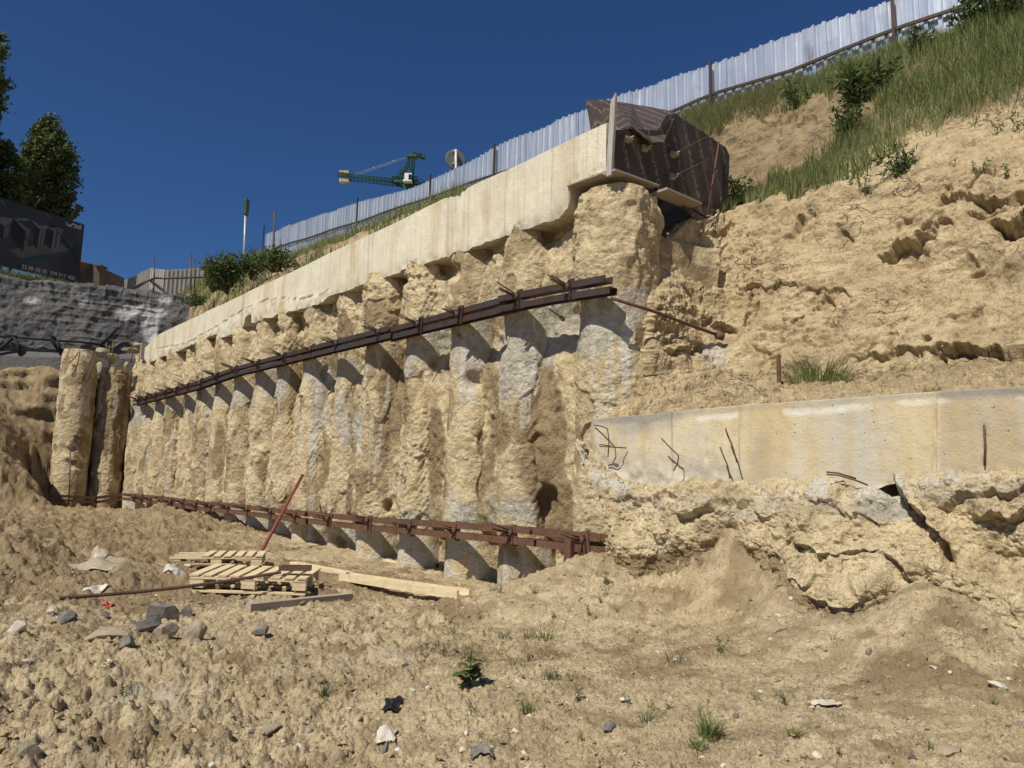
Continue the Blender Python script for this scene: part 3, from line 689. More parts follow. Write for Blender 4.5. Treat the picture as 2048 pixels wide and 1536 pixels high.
# ------------------------------------------------------------------ infill between the piles
Z_LOW = snz(on_n(1215, 1085, -.4))[2]
WAL_UP = [(275, 806), (400, 772), (480, 744), (640, 703), (790, 672), (985, 622), (1225, 571)]     # centre line of the upper waler
def wal_z(tab, x): return float(on_n(x, np.interp(x, [p[0] for p in tab], [p[1] for p in tab]), -.38)[2])
s = np.linspace(S_COR - .3, s_of(1318, 700, .3), 900); z = np.linspace(-.5, Z_CAPTOP - .15, 240)
sg, zg = np.meshgrid(s, z)
IP = W(sg, .22, zg)
d = .10 * fbm(IP * np.array([1, 1, .5]), .8, 4, 301) + .05 * clods(IP, .3, 302, .6, 3) + .05 * clods(IP, .1, 303, .6, 3) + .025 * fbm(IP, .12, 3, 304)
end = sstep(s[-1] - .5, s[-1], sg)
rec = .17 * np.exp(-((zg - np.interp(sg, [S_COR, S_END], [wal_z(WAL_UP, 280), wal_z(WAL_UP, 1215)]) + .22) / .35) ** 2) + .25 * (1 - sstep(Z_LOW - .25, Z_LOW + .1, zg)) + .10 * sstep(.12, .0, Z_CAPTOP - 1.05 - zg) - .015 * sstep(.0, .5, zg - np.interp(sg, [S_COR, S_END], [wal_z(WAL_UP, 280), wal_z(WAL_UP, 1215)]))
over = sstep(S_END - .02, S_END + .12, sg)
ztop_ = np.where(sg > S_END - .02, float(on_n(1300, 455, .3)[2]), zg.max()); zg = np.where(over > 0, -.5 + (zg + .5) * (1 - over * (1 - (ztop_ + .5) / (zg.max() + .5))), zg)
d = d - dents(IP)
IP = W(sg, .035 - d + rec + end * 1.2 + over * .22, zg)
STF = stains(IP)
inf = grid_obj('soil_face', IP, M_pile, None, {'grey': STF[0] + .45 * sstep(0, .4, fbm(IP, .7, 3, 310)), 'brown': .35 + .9 * fbm(IP, .9, 3, 311) + STF[2], 'lime': .2 * sstep(.1, .5, fbm(IP, .5, 3, 312))})
tag(inf, kind='structure')
# soil of the return wall
rt = np.linspace(-.2, -float(snz(on_s(147, 860, S_COR + .15))[1]) + .1, 90); rg, zg = np.meshgrid(rt, np.linspace(-.2, Z_CAPTOP - 1.1, 120))
RP = W(S_COR - .45, -rg, zg)
RP = RP + ES * (.12 * fbm(RP, .6, 4, 320))[..., None]
tag(grid_obj('soil_face', RP, M_pile, None, {'grey': 0 * rg, 'brown': .8 + 0 * rg, 'lime': 0 * rg}), kind='structure')

# ------------------------------------------------------------------ piles
WAL_UP = [(275, 806), (400, 772), (480, 744), (640, 703), (790, 672), (985, 622), (1225, 571)]     # centre line of the upper waler
WAL_LO = [(250, 994), (400, 1010), (600, 1032), (800, 1052), (1000, 1068), (1215, 1090)]
def wal_z(tab, x): return float(on_n(x, np.interp(x, [p[0] for p in tab], [p[1] for p in tab]), -.38)[2])
def make_pile(c_s, c_n, R, ztop, zbot, seed, zu, zl, nth, nz, label, group, smooth=0.0, face_dir=None):
    thv = np.linspace(0, 2 * np.pi, nth, endpoint=False); zv = np.linspace(zbot, ztop, nz)
    t, zz = np.meshgrid(thv, zv)
    cx = c_s + R * np.cos(t); cn = c_n - R * np.sin(t)
    P = W(cx, cn, zz)
    dirv = (np.cos(t)[..., None] * ES - np.sin(t)[..., None] * EN)
    rs = np.random.RandomState(seed)
    up = sstep(zu - .1, zu + .5, zz)                       # thicker soil crust above the waler
    clean = np.exp(-((zz - zu + .25) / .33) ** 2)          # concrete bared where the waler sits
    low = 1 - sstep(zl - .25, zl + .12, zz)
    rgh = np.clip(1 - .8 * clean - .85 * low - smooth, .08, 1) * (.4 + .75 * rs.rand())
    Pp = P + seed * 3.1
    disp = .025 * fbm(Pp, 1.1, 3, seed) + rgh * (.028 * fbm(Pp * np.array([1, 1, .5]), .4, 4, seed + 1) + .010 * ridged(Pp * np.array([1, 1, .8]), .25, 3, seed + 2) + .028 * clods(Pp, .22, seed + 3, .4, 3) + .05 * clods(Pp, .08, seed + 4, .55, 3) * sstep(-.25, .25, fbm(Pp, .6, 2, seed + 6)) + .014 * fbm(Pp, .06, 3, seed + 5))
    disp += up * (.01 + .04 * rs.rand()) - .045 * clean - .03 * low + up * rgh * .04 * fbm(Pp, .35, 3, seed + 16)
    # patches where the crust fell off, leaving a step
    fall = sstep(.12, .17, fbm(Pp * np.array([1, 1, .6]), .9, 3, seed + 7))
    disp -= .03 * fall * (1 - clean) * (1 - low)
    chev = .5 + .5 * np.sin((zz * 42 + 7 * np.abs(((t * 2.2 + seed) % 2) - 1) * 2.2) + 2 * fbm(P, .4, 2, seed + 9))   # auger marks
    disp += .013 * chev * (rs.rand() < .6) * np.clip(1 - 1.2 * low, 0, 1) * sstep(-.1, .15, fbm(P, 1.2, 2, seed + 8))
    topw = sstep(ztop - .25, ztop, zz); disp -= topw * (.04 + .1 * np.maximum(0, perlin(P * 2, seed)))
    disp = disp - dents(P)
    P = P + dirv * disp[..., None]
    cap_c = P[-1:].mean(1, keepdims=True) * np.ones((1, nth, 1))
    Pm = np.concatenate([P, .5 * P[-1:] + .5 * cap_c + EZ * .03, .02 * P[-1:] + .98 * cap_c + EZ * .04], 0)
    g = .9 * clean + .75 * sstep(.05, .4, fbm(Pp, .9, 3, seed + 11)) * sstep(zu - 2.0, zu - .2, zz) * (1 - up) + .35 * sstep(.2, .4, fbm(Pp, .5, 3, seed + 12)) + .12 * low
    l = 1.15 * low * sstep(-.45, .1, fbm(Pp, .35, 3, seed + 13)) * (.5 + .8 * rs.rand()) + .7 * sstep(.2, .42, fbm(Pp * np.array([3, 3, .4]), .7, 4, seed + 14)) * (1 - up)
    b = .42 * fall + .42 * sstep(.05, .45, fbm(Pp, .8, 3, seed + 15)) + .25 * rs.rand()
    g_, l_, b_ = stains(P); g = g * .8 + g_; l = l + l_; b = b * (1 - np.clip(g_, 0, 1)) + b_
    pad = lambda a: np.concatenate([a, a[-1:], a[-1:]], 0)
    o = grid_obj('concrete_pile', Pm, M_pile, None, {'grey': pad(g), 'brown': pad(b), 'lime': pad(l)}, wrap=True)
    tag(o, label, 'pile', group)
    return o
U0, DU = .00077, 7.15e-5
ordn = ['first', 'second', 'third', 'fourth', 'fifth', 'sixth', 'seventh', 'eighth', 'ninth', 'tenth', 'eleventh', 'twelfth', 'thirteenth', 'fourteenth', 'fifteenth', 'sixteenth', 'seventeenth', 'eighteenth']
PILE_X = []
for i in range(-1, 16):
    x = 1 / (U0 + DU * i) - 271
    if i == -1: x = 1190
    PILE_X.append(x)
CAPB = [(288, 722), (296, 726), (330, 712), (341, 708), (367, 697), (387, 688), (408, 680), (421, 672), (438, 668), (442, 676), (468, 667), (489, 652), (492, 634), (502, 630), (504, 645), (525, 640), (565, 628), (606, 618), (643, 605), (663, 590),
        (695, 581), (734, 564), (756, 557), (831, 532), (900, 510), (966, 488), (1003, 473), (1044, 459), (1094, 442), (1125, 427), (1148, 410), (1136, 400), (1137, 368), (1213, 340)]
_cs = [s_of(x, y, -.2) for x, y in CAPB]; _cz = [float(on_n(x, y, -.2)[2]) for x, y in CAPB]
_cs[30] = _cs[31] - .02
for k in range(1, len(_cs)):
    if _cs[k] <= _cs[k - 1]: _cs[k] = _cs[k - 1] + .01
def cap_bottom(s): return np.interp(s, _cs, _cz)
for k, x in enumerate(PILE_X):
    s0 = s_of(x, 800, -.1); i = k - 1
    near = x > 560
    zt = float(cap_bottom(s0)) + (.12 if 1 <= k < 16 else .02)
    R = .455 + .04 * math.sin(i * 2.7)
    cn = .245 + (.03 * math.sin(i * 1.9))
    if i == -1: R = .52; cn = .30; zt = float(on_n(1250, 368, 0)[2])
    lab = ['%s soil-crusted pile from the right end of the tall wall' % ordn[k],
           'thick soil-crusted pile at the right-hand end of the tall wall, below the dark plywood'][i == -1]
    if k == 16: lab = 'yellow crusted pile at the far wall corner where the upper steel beam ends'
    make_pile(s0, cn, R, zt, -.25, 400 + 20 * k, wal_z(WAL_UP, x), wal_z(WAL_LO, x), 150 if near else 96, 460 if x > 700 else (320 if near else 230), lab, 'soil-crusted piles of the anchored wall')
# two free-standing piles of the return wall
for k, (x, lab) in enumerate(((221, 'shorter crusted pile topped with rubble and bent bars, left of the far corner'), (146, 'leftmost free-standing pile with a flat head and auger marks, before the dark wall'))):
    t = -float(snz(on_s((221, 147)[k], 860, S_COR + .15))[1])
    P = W(S_COR + .15, -t, 0)
    ptop = at(x, 738 if k == 0 else 702, P[1])[2]
    make_pile(S_COR + .15, -t, .55 if k else .50, float(ptop), -.1, 840 + 20 * k, 99, float(at(x, 1000, P[1])[2]) - .2, 110, 300, lab, 'soil-crusted piles of the anchored wall', .2)
#@@OBJECTS
# ------------------------------------------------------------------ tall cap beam
def ring_beam(name, mat, st, ztop, zbot, nf, nb, fr, dispf, attrs, label, cat, kr=18):
    """beam of stations st; front face rows get displaced; closed ring per station"""
    ts = np.linspace(0, 1, kr)
    sF, tF = np.meshgrid(st, ts, indexing='ij')
    zF = zbot[:, None] + (ztop - zbot)[:, None] * tF
    nF = nf + 0 * zF
    PF = W(sF, nF, zF); u, v = proj(PF)
    PF = PF - EN * dispf(PF, u, v, tF)[..., None]
    back = np.stack([W(st, nf + .03, ztop + .012), W(st, (nf + nb) / 2, ztop + .015), W(st, nb, ztop), W(st, nb, zbot + .02), W(st, (nf + nb) / 2, zbot + .03), W(st, nf + .05, zbot + .01)], 1)
    P = np.concatenate([PF, back], 1)
    A = {}
    for k, f in attrs.items():
        a = f(PF, u, v, tF); A[k] = np.concatenate([a, np.repeat(a[:, -1:], 3, 1), np.repeat(a[:, :1], 3, 1)], 1)
    e0 = P[:1].mean(1, keepdims=True) + 0 * P[:1]; e1 = P[-1:].mean(1, keepdims=True) + 0 * P[-1:]
    P = np.concatenate([e0, P[:1], P, P[-1:], e1], 0)
    for k in A: A[k] = np.concatenate([A[k][:1], A[k][:1], A[k], A[k][-1:], A[k][-1:]], 0)
    o = grid_obj(name, P, mat, None, A, wrap=True)
    o.data.set_sharp_from_angle(angle=math.radians(42))
    return tag(o, label, cat)
st = np.arange(S_LEFT, S_END, .018)
zb = cap_bottom(st) + .035 * fbm(np.stack([st * 1.0, 0 * st, 0 * st], -1), .35, 4, 501) * (st < s_of(1137, 368, -.2)) + .01 * fbm(np.stack([st, 0 * st, 0 * st], -1), .06, 2, 502)
xs_ = proj(W(st, -.2, Z_CAPTOP))[0]
zt = Z_CAPTOP + .02 * fbm(np.stack([st, 0 * st, 0 * st], -1), 2.0, 2, 503) - .10 * np.exp(-((xs_ - 914) / 14) ** 2) * (1 + .5 * np.sin(st * 40)) - .25 * sstep(330, 288, xs_) ** 2
seam = lambda u: np.interp(u, [300, 350, 370, 421, 489, 520, 560, 606, 640, 662], [700, 690, 688, 660, 618, 602, 596, 597, 588, 578])
def cap_disp(P, u, v, t):
    d = .012 * fbm(P, .9, 3, 505) + .004 * fbm(P, .12, 3, 506)
    low = (1 - sstep(0, .16, t))
    d = d + low * (.03 * fbm(P, .2, 4, 507) - .015)
    sm = sstep(295, 320, u) * (1 - sstep(655, 668, u)) * sstep(-3, 3, v - seam(u))
    d = d + sm * (.022 + .03 * fbm(P, .2, 4, 508))
    return d
def crack(P, u, v, t):
    yl = seam(u) + 3 * perlin(np.stack([u / 12, 0 * u, 0 * u], -1), 3)
    m = sstep(300, 320, u) * (1 - sstep(655, 664, u))
    c = m * np.exp(-((v - yl) / 1.3) ** 2)
    for x in (489, 737, 895, 1008):       # pour joints
        c = np.maximum(c, .35 * np.exp(-((u - x - (v - 500) * -.02) / .9) ** 2))
    return c
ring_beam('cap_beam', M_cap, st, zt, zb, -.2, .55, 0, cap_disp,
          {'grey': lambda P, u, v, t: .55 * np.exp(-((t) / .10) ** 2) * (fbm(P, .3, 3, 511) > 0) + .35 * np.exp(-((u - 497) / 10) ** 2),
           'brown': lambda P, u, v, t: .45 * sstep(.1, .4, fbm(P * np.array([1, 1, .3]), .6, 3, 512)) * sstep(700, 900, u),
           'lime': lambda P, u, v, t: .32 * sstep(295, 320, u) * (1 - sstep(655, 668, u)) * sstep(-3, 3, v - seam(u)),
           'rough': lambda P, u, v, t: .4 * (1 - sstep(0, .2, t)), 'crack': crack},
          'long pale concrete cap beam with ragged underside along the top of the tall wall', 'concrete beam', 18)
# low cap beam
st = np.arange(s_of(1156, 880, NB), s_of(2330, 850, NB) + 2.6, .014)
xs_ = np.minimum(proj(W(st, NB, 1.8))[0], 2400)
zt = np.array([float(on_n(x, np.interp(x, [1150, 1165, 1185, 1200], [890, 850, 841, 838]) if x < 1200 else ybt(x), NB)[2]) for x in xs_])
zb = np.array([float(on_n(x, min(ybb(x) + 6, 2000), NB)[2]) for x in xs_]) + .03 * fbm(np.stack([st, 0 * st, 0 * st], -1), .2, 3, 521)
def c2_disp(P, u, v, t):
    d = .01 * fbm(P, .8, 3, 522) + .004 * fbm(P, .1, 3, 523)
    lowl = sstep(1560, 1400, u) * (1 - sstep(.2, .5, t))
    d = d + lowl * (.035 * fbm(P, .2, 4, 524) - .02) + (1 - sstep(0, .12, t)) * .03 * fbm(P, .15, 3, 525)
    d = d - .03 * np.exp(-((u - 1868 - 3 * perlin(np.stack([v / 6, 0 * v, 0 * v], -1), 8)) / 3.5) ** 2)
    for x in (1343, 1477): d = d - .012 * np.exp(-((u - x) / 1.6) ** 2)
    for x, y0, y1 in ((1411, 880, 920), (1968, 850, 935)): d = d - .02 * np.exp(-((u - x - 2 * perlin(np.stack([v / 5, 0 * v, 0 * v], -1), 8)) / 2.5) ** 2) * sstep(y0 - 4, y0 + 4, v) * (1 - sstep(y1 - 4, y1 + 4, v))
    d = d - .12 * sstep(1200, 1160, u) ** 2
    return d
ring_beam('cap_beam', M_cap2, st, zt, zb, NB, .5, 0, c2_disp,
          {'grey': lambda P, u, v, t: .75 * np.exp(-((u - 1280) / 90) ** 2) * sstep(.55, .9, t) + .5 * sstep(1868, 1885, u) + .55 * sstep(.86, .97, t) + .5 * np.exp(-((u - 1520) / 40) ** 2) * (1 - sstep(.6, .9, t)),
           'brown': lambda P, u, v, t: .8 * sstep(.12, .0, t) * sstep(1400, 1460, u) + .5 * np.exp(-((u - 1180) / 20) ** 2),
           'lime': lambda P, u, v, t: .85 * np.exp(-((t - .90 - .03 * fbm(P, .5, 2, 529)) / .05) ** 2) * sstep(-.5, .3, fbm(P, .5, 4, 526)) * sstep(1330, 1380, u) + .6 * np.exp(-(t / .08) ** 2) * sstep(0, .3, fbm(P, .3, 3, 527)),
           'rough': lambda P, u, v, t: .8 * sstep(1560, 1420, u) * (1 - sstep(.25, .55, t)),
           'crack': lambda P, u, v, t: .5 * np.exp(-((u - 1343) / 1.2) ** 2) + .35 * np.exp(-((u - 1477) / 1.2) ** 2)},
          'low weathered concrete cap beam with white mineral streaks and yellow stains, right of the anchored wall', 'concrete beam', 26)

# bars bent out of the low beam
BARS = [([(1188, 850, -.02), (1206, 853, -.12), (1215, 858, -.16), (1218, 880, -.14), (1216, 914, -.06)], 'thin bent bar curving down at the left end of the low beam'),
        ([(1252, 896, -.03), (1222, 894, -.16), (1200, 893, -.18), (1199, 889, -.17), (1222, 892, -.14)], 'short hooked bar lying level at the left end of the low beam'),
        ([(1323, 877, -.15), (1340, 895, -.12), (1357, 911, -.10), (1356, 924, -.12), (1347, 942, -.15)], 'kinked bar below the first joint of the low beam'),
        ([(1440, 894, -.14), (1448, 915, -.11), (1455, 930, -.10), (1460, 957, -.12)], 'lower of the two upright bent bars beside the second joint of the low beam'),
        ([(1454, 867, -.15), (1451, 858, -.13), (1456, 872, -.11), (1466, 895, -.10), (1474, 925, -.12)], 'taller upright bent bar beside the second joint of the low beam'),
        ([(1735, 970, -.03), (1710, 960, -.14), (1675, 950, -.22), (1654, 949, -.26), (1653, 944, -.26), (1676, 946, -.2), (1712, 957, -.1)], 'hairpin bar sticking out of the bottom edge of the low beam')]
for pts, lab in BARS:
    P = [on_n(p[0], p[1], p[2] + NB) for p in pts]
    m = MB(); m.tube(P, .0075, 6); tag(m.build('rebar', M_rebar), lab, 'rebar', 'bent bars of the low beam')
m = MB(); m.tube([on_n(1968, 850, NB - .012), on_n(1970, 890, NB - .012), on_n(1969, 932, NB - .012)], .008, 6)
tag(m.build('rebar', M_rebar), 'straight rusty bar half buried in the right part of the low beam', 'rebar', 'bent bars of the low beam')
m = MB(); m.tube([on_n(2062, 940, NB -.01), on_n(2044, 955, NB-.12), on_n(2040, 968, NB-.18)], .008, 6)
tag(m.build('rebar', M_rebar), 'bar poking out under the low beam at the right edge', 'rebar', 'bent bars of the low beam')
for x, y0, y1, n, lab in ((1262, 772, 818, .35, 'leftmost thin stake on the earth ledge above the low beam'), (1271, 764, 826, .3, 'tallest rusty stake on the earth ledge, second from left'),
                          (1300, 770, 806, .45, 'pale grey stake on the earth ledge, third from left'), (1331, 768, 790, .6, 'short rusty stake on the earth ledge, fourth from left'),
                          (1558, 711, 760, .9, 'rusty flat stake beside the big grass clump on the ledge')):
    n = n - .15; m = MB(); a = on_n(x, y0, n); b = on_n(x - 1, y1 + 12, n); r = .018 if x < 1500 else .022
    m.box((a + b) / 2, r * 2, r * .8 if x > 1500 else r * 1.6, np.linalg.norm(a - b), ES, EN, EZ, 0)
    m.box(a, r * 1.5, r * 1.2, .012, ES, EN, EZ)
    tag(m.build('stake', M_wood_grey2 if x == 1300 else M_rust), lab, 'stake', 'stakes on the earth ledge')

# ------------------------------------------------------------------ walers (twin steel channels with anchor heads)
def channel_prof(D, z0, h, t=.010, up=True):
    p = [(0, 0), (D, 0), (D, h), (D - t, h), (D - t, t), (t, t), (t, h), (0, h)]
    if not up: p = [(a, -b) for a, b in p][::-1]
    return [(a, b + z0) for a, b in p]
def waler(label, segs, brackets, mat, nback=-.255, D=.135, h=.084, gap=.055, plane=None):
    """segs: lists of px points of the centre line; plane: function (x,y)->3-D point of the back edge"""
    f = plane or (lambda x, y, dn=0.0: on_n(x, y, nback + dn))
    out = -EN if plane is None else ES
    root = empty('steel_waler', f(*segs[0][0][0][:2]), label, 'steel beam', 'rusty anchored steel beams')
    for seg, dn, dz in segs:
        n_ = len(seg)
        xs = [p[0] for p in seg]; ys = [p[1] for p in seg]
        P = [f(x, y, dn) for x, y in zip(xs, ys)]
        P = [p + EZ * dz for p in P]
        for up, zz in ((True, gap / 2), (False, -gap / 2)):
            m = MB(); Pq = [p + EZ * (0.006 * random.uniform(-1, 1)) for p in P]
            if not up: Pq[-1] = Pq[-1] + (Pq[-1] - Pq[-2]) / np.linalg.norm(Pq[-1] - Pq[-2]) * .08
            m.sweep(Pq, channel_prof(D, zz, h, up=up)); m.build('steel_channel', mat, root)
    rs = random.Random(len(brackets))
    allp = sorted([(p[0], p[1]) for seg, _, _ in segs for p in seg]); ax = [p[0] for p in allp]; ay = [p[1] for p in allp]
    for x in brackets:
        y = float(np.interp(x, ax, ay)); c = f(x, y) + out * (D + .012)
        tg = (f(x + 3, np.interp(x + 3, ax, ay)) - f(x - 3, np.interp(x - 3, ax, ay))); tg /= np.linalg.norm(tg)
        m = MB(); lean = rs.uniform(-.25, .35)
        az = EZ * math.cos(lean) + tg * math.sin(lean); axx = tg * math.cos(lean) - EZ * math.sin(lean)
        m.box(c, .10, .02, 2 * h + gap + .05, axx, out, az)
        m.box(c + out * .02, .022, .06, 2 * h + gap - .03, axx, out, az)
        b = m.build('anchor_bracket', mat, root)
        st_ = MB(); hd = c + out * .02 + az * rs.uniform(-.02, .05)
        st_.tube([hd - tg * .03, hd - tg * .03 + out * .07], .045, 9)
        for k in range(5):
            a = k * 1.257; o2 = tg * .022 * math.cos(a) + EZ * .022 * math.sin(a)
            L = rs.uniform(.2, .38)
            st_.tube([hd - tg * .03 + o2, hd - tg * .03 + o2 * 1.2 + out * L + EZ * (L * .28 + rs.uniform(-.02, .02)) - tg * rs.uniform(0, .05)], .010, 5)
        st_.build('anchor_strand', M_rebar, b)
    return root
ubx = [1160, 1057, 937, 857, 778, 692, 640, 583, 530, 485, 447, 415, 388, 365, 343, 322, 303, 288]
waler('dark upper steel beam of twin channels crossing the tall wall at mid height',
      [(WAL_UP[:4] + [(662, 698)], 0, 0), ([(636, 706), (790, 669)], -.05, .02), ([(783, 672), (985, 621), (1060, 602)], 0, 0), ([(1010, 612), (1120, 590), (1225, 573)], -.035, .0)], ubx, M_rust_dark)
lbx = [1190, 1046, 932, 842, 755, 675, 609, 560, 512, 472, 437, 406, 380, 356, 334, 314, 296, 280]
waler('rust-brown lower steel beam of twin channels near the foot of the tall wall',
      [([(252, 993), (330, 1001), (430, 1015)], 0, 0), ([(425, 1012), (520, 1023), (622, 1035)], -.04, .0), ([(600, 1032), (700, 1043), (812, 1053)], -.0, .0),
       ([(800, 1051), (940, 1062), (1075, 1073)], -.045, .0), ([(1060, 1072), (1140, 1080), (1216, 1088)], 0, 0)], lbx, M_rust)
fs = lambda x, y, dn=0.0: on_s(x, y, S_COR + .78 + dn)
r_ = waler('short far-left steel beam in front of the two free-standing piles', [([(100, 995), (190, 1000), (250, 993)], 0, 0)], [188], M_rust, plane=fs)
m = MB(); c = on_n(1141, 1110, -.40); m.box(c, .11, .11, .36, ES, EN, EZ); m.box(c - EZ * .17, .12, .13, .012, ES, EN, EZ)
tag(m.build('steel_stub', M_rust), 'short square rusty steel stub hanging under the right end of the lower beam', 'steel post')
m = MB(); m.tube([on_n(1222, 596, -.40), on_n(1300, 620, .1), on_n(1380, 650, .75), on_n(1440, 672, 1.28)], .022, 8); m.tube([on_n(1432, 670, 1.2), on_n(1447, 674, 1.28)], .05, 8)
tag(m.build('anchor_rod', M_rust), 'thin rusty rod sloping from the end of the upper steel beam to the hillside', 'rod')
for (a, b, lab) in (((1098, 618, -.25), (1122, 634, -.1), 'small grey anchor pipe end jutting below the upper beam near its right end'), ((905, 664, -.25), (918, 672, -.15), 'tiny bent pipe end below the upper beam at mid wall')):
    m = MB(); m.tube([on_n(*a), on_n(*b)], .012, 7); m.tube([on_n(*b), on_n(b[0] + 5, b[1] + 6, b[2])], .028, 8); tag(m.build('anchor_pipe', M_stone), lab, 'pipe')
# red pole leaning on the wall
g = ground_hit(521, 1107); m = MB(); top = on_n(604, 952, -.42)
m.tube([g - (top - g) * .04, top], .028, 10); m.tube([top, top + (top - g) * .012], .033, 10)
tag(m.build('steel_pole', M_red), 'dull red pole leaning against the wall and the lower beam', 'pole')
# thin stake at far-left pile
m = MB(); a = at(141, 905, 23.6); b = at(137, 1020, 23.4); m.tube([b, a], .02, 6)
tag(m.build('stake', M_rebar), 'thin upright rod before the leftmost free-standing pile', 'stake')

# ------------------------------------------------------------------ formwork at the cap end
def on_plane(x, y, A, B, C):
    nn = np.cross(B - A, C - A); d = ray(x, y); return CAM + d * (((A - CAM) @ nn) / (d @ nn))
def ply_mat():
    t = NT('film_faced_plywood')
    c = t.mix(t.ramp(t.noise(2.5, 5, .6), [(.4, 0), (.62, 1)]), (.055, .040, .035), (.085, .062, .052))
    v = t.scale(t.pos, (30, 30, 9)); 
    mk = t.ramp(t.noise(2.4, 3, .7, v), [(.54, 0), (.57, 1)])
    wv = t.n.new('ShaderNodeTexWave'); wv.inputs['Scale'].default_value = 1.5; wv.inputs['Distortion'].default_value = .6; wv.bands_direction = 'DIAGONAL'
    t.l.new(t.scale(t.pos, (1.0, 1.0, .45)), wv.inputs['Vector'])
    band = t.ramp(wv.outputs['Fac'], [(.80, 0), (.88, 1)])
    c = t.mix(t.math('MULTIPLY', t.math('MULTIPLY', mk, band), .7), c, (.36, .33, .30))
    c = t.mix(t.ramp(t.noise(1.4, 5, .7), [(.6, 0), (.8, .35)]), c, (.20, .16, .13))
    t.color(c); t.set(Roughness=.55); t.bump(t.noise(9, 4), .003)
    return t.m
M_ply = ply_mat()
sp = S_END + .06
pts = [(1221, 262), (1262, 258), (1312, 262), (1330, 232), (1350, 228), (1362, 238), (1400, 262), (1450, 296), (1457, 312), (1455, 396), (1446, 410), (1420, 430), (1405, 430), (1350, 400), (1303, 373), (1247, 352), (1221, 346)]
root = empty('plywood_shutter', on_s(1340, 430, sp), 'large dark brown plywood formwork sheet hanging at the right end of the tall cap beam', 'plywood sheet')
m = MB(); m.prism([on_s(x, y, sp) for x, y in pts], ES, .018); m.build('board', M_ply, root)
for (x, y) in ((1253, 279), (1288, 297), (1345, 309), (1344, 353)):
    m = MB(); p = on_s(x, y, sp + .03)
    m.box(p, .05, .09, .08, ES, EN, EZ); m.box(p + ES * .04, .04, .13, .022, ES, EN, (EZ + EN * .4) / 1.077); m.tube([p, p + ES * .12], .012, 6); m.build('clamp', M_wood_grey, root)
for a, b in (((1345, 309, .10), (1425, 268, .16)), ((1344, 353, .1), (1420, 318, .16)), ((1288, 295, .1), (1342, 290, .2)), ((1253, 275, .1), (1283, 302, .16))):
    m = MB(); m.tube([on_s(a[0], a[1], sp + a[2]), on_s(b[0], b[1], sp + b[2])], .006, 5); m.build('tie_rod', M_rebar, root)
m = MB(); m.tube([on_s(1438, 283, sp + .06), on_s(1415, 430, sp + .12)], .013, 6); tag(m.build('rebar', M_rust), 'rusty rod leaning upright across the dark plywood sheet', 'rebar')
tops = [on_n(1172, 203, .72), on_n(1204, 201, 1.0), on_n(1225, 204, 1.2), on_n(1262, 210, 1.5), on_n(1305, 217, 1.8), on_n(1345, 225, 2.1), on_s(1353, 232, sp - .02)]
bots = [on_n(1184, 272, .62), on_n(1206, 268, .5), on_n(1226, 262, .3), on_s(1262, 256, sp + .10), on_s(1303, 287, sp + .17), on_s(1328, 286, sp + .2), on_s(1346, 242, sp + .06)]
m = MB(); tb_ = tops + bots; m.add(tb_, [(k, k + 1, k + 8, k + 7) for k in range(6)])
o_ = m.build('formwork_board', M_ply); sl = o_.modifiers.new('thick', 'SOLIDIFY'); sl.thickness = .018
tag(o_, 'brown plywood sheet tilted over the top of the cap end, behind the upright batten', 'plywood sheet')
m = MB(); a = on_n(1228, 197, -.235); b = on_n(1219, 352, -.235)
az = (a - b) / np.linalg.norm(a - b)
n0 = len(m.v); hw = .042
m.add([b + ES * -hw - EN * .02, b + ES * hw - EN * .02, b + ES * hw + EN * .02, b - ES * hw + EN * .02,
       a + ES * -hw - EN * .02 - EZ * .05, a + ES * hw - EN * .02 + EZ * .06, a + ES * hw + EN * .02 + EZ * .05, a - ES * hw + EN * .02 - EZ * .04], [(3, 2, 1, 0), (4, 5, 6, 7), (0, 1, 5, 4), (1, 2, 6, 5), (2, 3, 7, 6), (3, 0, 4, 7)])
tag(m.build('batten', M_wood_grey2), 'upright grey wooden batten at the right end of the tall cap beam', 'plank')
m = MB(); a = on_n(1138, 372, -.2); b = on_n(1213, 345, -.2); t_ = (b - a) / np.linalg.norm(b - a)
m.box((a + b) / 2 + EN * .12, np.linalg.norm(b - a) + .03, .30, .016, t_, EN, np.cross(t_, EN))
tag(m.build('formwork_plank', M_wood_grey), 'grey formwork plank under the right end of the tall cap beam', 'plank')
m = MB(); a = on_s(1212, 346, sp - .02); b = on_s(1300, 377, sp); t_ = (b - a) / np.linalg.norm(b - a)
m.box((a + b) / 2 + ES * .05, np.linalg.norm(b - a), .2, .022, t_, ES, np.cross(t_, ES)); tag(m.build('formwork_plank', M_wood_grey), 'plank edging the bottom of the dark plywood sheet, over the thick pile', 'plank')
m = MB(); a = on_s(1318, 382, sp + .16); b = on_s(1388, 412, sp + .1); t_ = (b - a) / np.linalg.norm(b - a)
m.box((a + b) / 2, np.linalg.norm(b - a), .26, .03, t_, ES, np.cross(t_, ES)); tag(m.build('formwork_plank', M_wood_grey), 'loose plank jutting out below the dark plywood sheet above the hollow', 'plank')
m = MB(); m.prism([on_s(x, y, sp + .05) for x, y in ((1364, 412), (1382, 420), (1412, 440), (1385, 442))], ES, .018)
tag(m.build('formwork_offcut', M_ply), 'small dark plywood offcut hanging over the grass tuft', 'plywood sheet')
